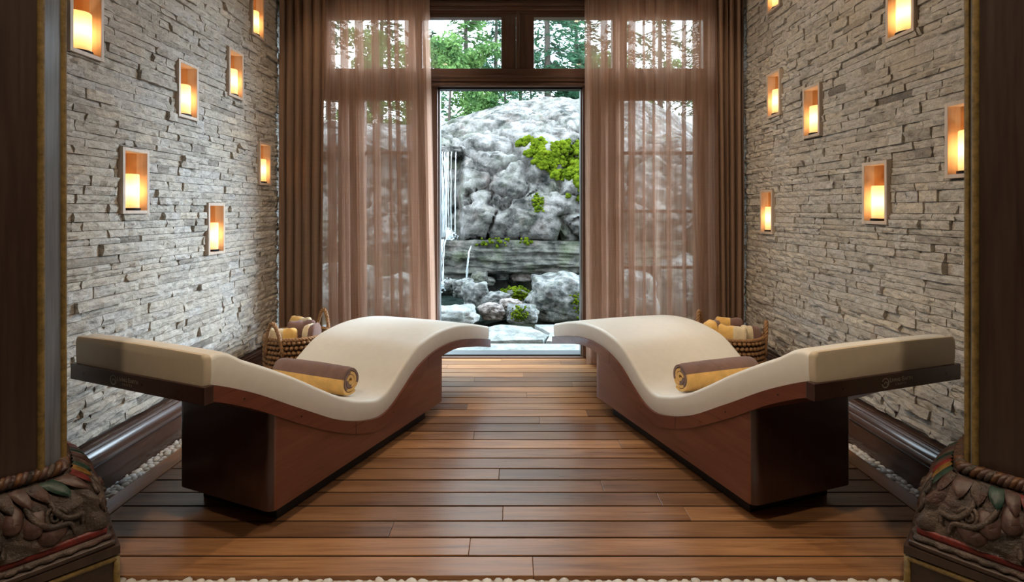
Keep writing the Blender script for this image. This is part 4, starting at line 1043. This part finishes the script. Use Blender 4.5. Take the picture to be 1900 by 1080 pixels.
    for _ in range(260):
        u = rr.gauss(0, 1); p = px2(828+abs(u)*7, 438+rr.gauss(0, 7), 7.75+rr.uniform(-.2, .1)); s = rr.uniform(.004, .016)
        b.add([p+t*s for t in tv], tf)
    for _ in range(200):
        p = px2(826+rr.gauss(0, 10), 528+rr.gauss(0, 5), 7.25+rr.uniform(-.2, .2)); s = rr.uniform(.004, .018); b.add([p+t*s for t in tv], tf)
    tag(b.build('spray', M['splash'], wf, True), kind='stuff')
    # trees
    def conifer(label, px, Y, h, w, seed, mat='needle', dens=1.0, zb=None):
        rr = random.Random(seed); x = (px-950)/FPX*Y; z0 = gz(x, Y)-.1
        e = tag(empty('conifer_tree', (x, Y, z0)), label, 'tree', 'trees behind the rock')
        b = MB(); lean = rr.uniform(-.02, .02); b.tube([(x+lean*t*h, Y, z0+h*t) for t in np.linspace(0, 1, 9)], [w*.065*(1-t)+.012 for t in np.linspace(0, 1, 9)], 9); b.build('trunk', M['bark'], e, True)
        lf = MB(); br = MB(); nb = int(h*12*dens)
        for k in range(nb):
            t = .16+.83*(k/nb)**.9; z = z0+h*t; L = w*(1.02-t)**.8*rr.uniform(.65, 1.15); a = rr.uniform(0, 6.283); dr = Vector((math.cos(a), math.sin(a), 0)); base = Vector((x+lean*t*h, Y, z))
            pts = [base+dr*(L*u)+Vector((0, 0, L*(.12*u-.42*u*u))) for u in (0, .25, .5, .75, 1)]
            br.tube(pts, [.018*(1-t)+.006, .014, .010, .007, .003], 4)
            sdv = Vector((-dr.y, dr.x, 0)); m = int(16*L/.9*dens)+8
            for q in range(m):
                u = rr.uniform(.12, 1); wv = (1.05-u)*.34*L+.06; p = pts[0].lerp(pts[4], u)+Vector((0, 0, L*(.12*u-.42*u*u)-(pts[4].z-pts[0].z)*u))+sdv*rr.uniform(-wv, wv)+Vector((0, 0, rr.uniform(-.10, .03)))
                s = rr.uniform(.07, .17); d1 = (dr*rr.uniform(.4, 1)+sdv*rr.uniform(-.9, .9)+Vector((0, 0, rr.uniform(-.5, .15)))).normalized(); d2 = d1.cross(Vector((rr.uniform(-.4, .4), rr.uniform(-.4, .4), 1))).normalized()
                lf.add([p-d1*s, p+d2*s*.32, p+d1*s, p-d2*s*.32+Vector((0, 0, -.02))], [(0, 1, 2), (0, 2, 3)])
        br.build('branches', M['bark'], e, True); tag(lf.build('foliage', M[mat], e), kind='stuff')
    def broadleaf(label, px, Y, h, w, seed, mat='leafy', cnt=5200):
        rr = random.Random(seed); x = (px-950)/FPX*Y; z0 = gz(x, Y)-.1
        e = tag(empty('leafy_tree', (x, Y, z0)), label, 'tree', 'trees behind the rock')
        b = MB(); b.tube([(x+.04*math.sin(t*5+seed), Y, z0+h*.75*t) for t in np.linspace(0, 1, 8)], [.07*(1-t*.7) for t in np.linspace(0, 1, 8)], 8); b.build('trunk', M['bark'], e, True)
        cl = [(x+rr.gauss(0, .38)*w, Y+rr.gauss(0, .3)*w, z0+h*rr.uniform(.3, .98), rr.uniform(.16, .36)*w) for _ in range(17)]; lf = MB()
        for _ in range(cnt):
            c = rr.choice(cl); d = Vector((rr.gauss(0, 1), rr.gauss(0, 1), rr.gauss(0, .8))).normalized()*c[3]*rr.uniform(.55, 1.08); p = Vector(c[:3])+d; s = rr.uniform(.03, .075)
            d1 = Vector((rr.gauss(0, 1), rr.gauss(0, 1), rr.gauss(0, .6))).normalized(); d2 = d1.cross(Vector((rr.gauss(0, 1), rr.gauss(0, 1), 1))).normalized()
            lf.add([p-d1*s, p+d2*s*.6, p+d1*s, p-d2*s*.6], [(0, 1, 2, 3)])
        tag(lf.build('foliage', M[mat], e), kind='stuff')
    conifer('tall bright conifer seen through the left transom pane', 868, 17, 8.0, 1.75, 1, 'needle2', 1.25)
    conifer('dark conifer beside the mullion, behind the bright conifer', 916, 20, 10, 1.7, 2, 'needle', 1.2)
    conifer('big dark conifer with bare trunk in the right transom pane', 1018, 16, 10.5, 1.9, 3, 'needle', 1.2)
    conifer('dark conifer at the right edge of the right transom pane', 1072, 19, 10, 1.8, 4, 'needle', 1.2)
    conifer('conifer behind the inner edge of the left sheer curtain', 800, 22, 6.3, 1.6, 5, 'needle', 1)
    conifer('tall conifer behind the left sheer curtain', 705, 19, 9.5, 1.8, 6, 'needle', 1)
    conifer('conifer at the outer side of the left sheer curtain', 610, 20, 9, 1.8, 7, 'needle', .9)
    conifer('tall conifer behind the right sheer curtain', 1150, 17, 9.5, 1.8, 8, 'needle', 1)
    conifer('dark conifer in the middle of the right sheer curtain', 1225, 19, 10, 1.8, 9, 'needle', .9)
    conifer('conifer at the outer side of the right sheer curtain', 1300, 20, 9, 1.8, 10, 'needle', .9)
    conifer('slender dark conifer between the two transom conifers', 966, 24, 11, 1.7, 11, 'needle', 1)
    broadleaf('light green tree over the left shoulder of the dome', 836, 15.0, 3.7, 1.0, 21)
    broadleaf('light green tree left of the middle of the dome top', 886, 15.6, 3.7, 1.0, 22)
    broadleaf('darker leafy tree over the middle of the dome top', 935, 16.6, 3.9, 1.1, 23, 'needle2')
    broadleaf('darker leafy tree over the right half of the dome top', 985, 17.2, 4.0, 1.1, 24, 'needle')
    broadleaf('leafy tree at the right end of the dome top', 1068, 16.5, 3.9, 1.1, 25, 'needle')
    broadleaf('leafy tree behind the left sheer curtain top', 770, 16, 4.0, 1.2, 26)
    broadleaf('leafy tree far behind the left sheer curtain', 690, 15.5, 4.0, 1.3, 27, 'needle2')
    broadleaf('leafy tree behind the right sheer curtain', 1180, 15.5, 4.0, 1.3, 28, 'needle2')
exterior()
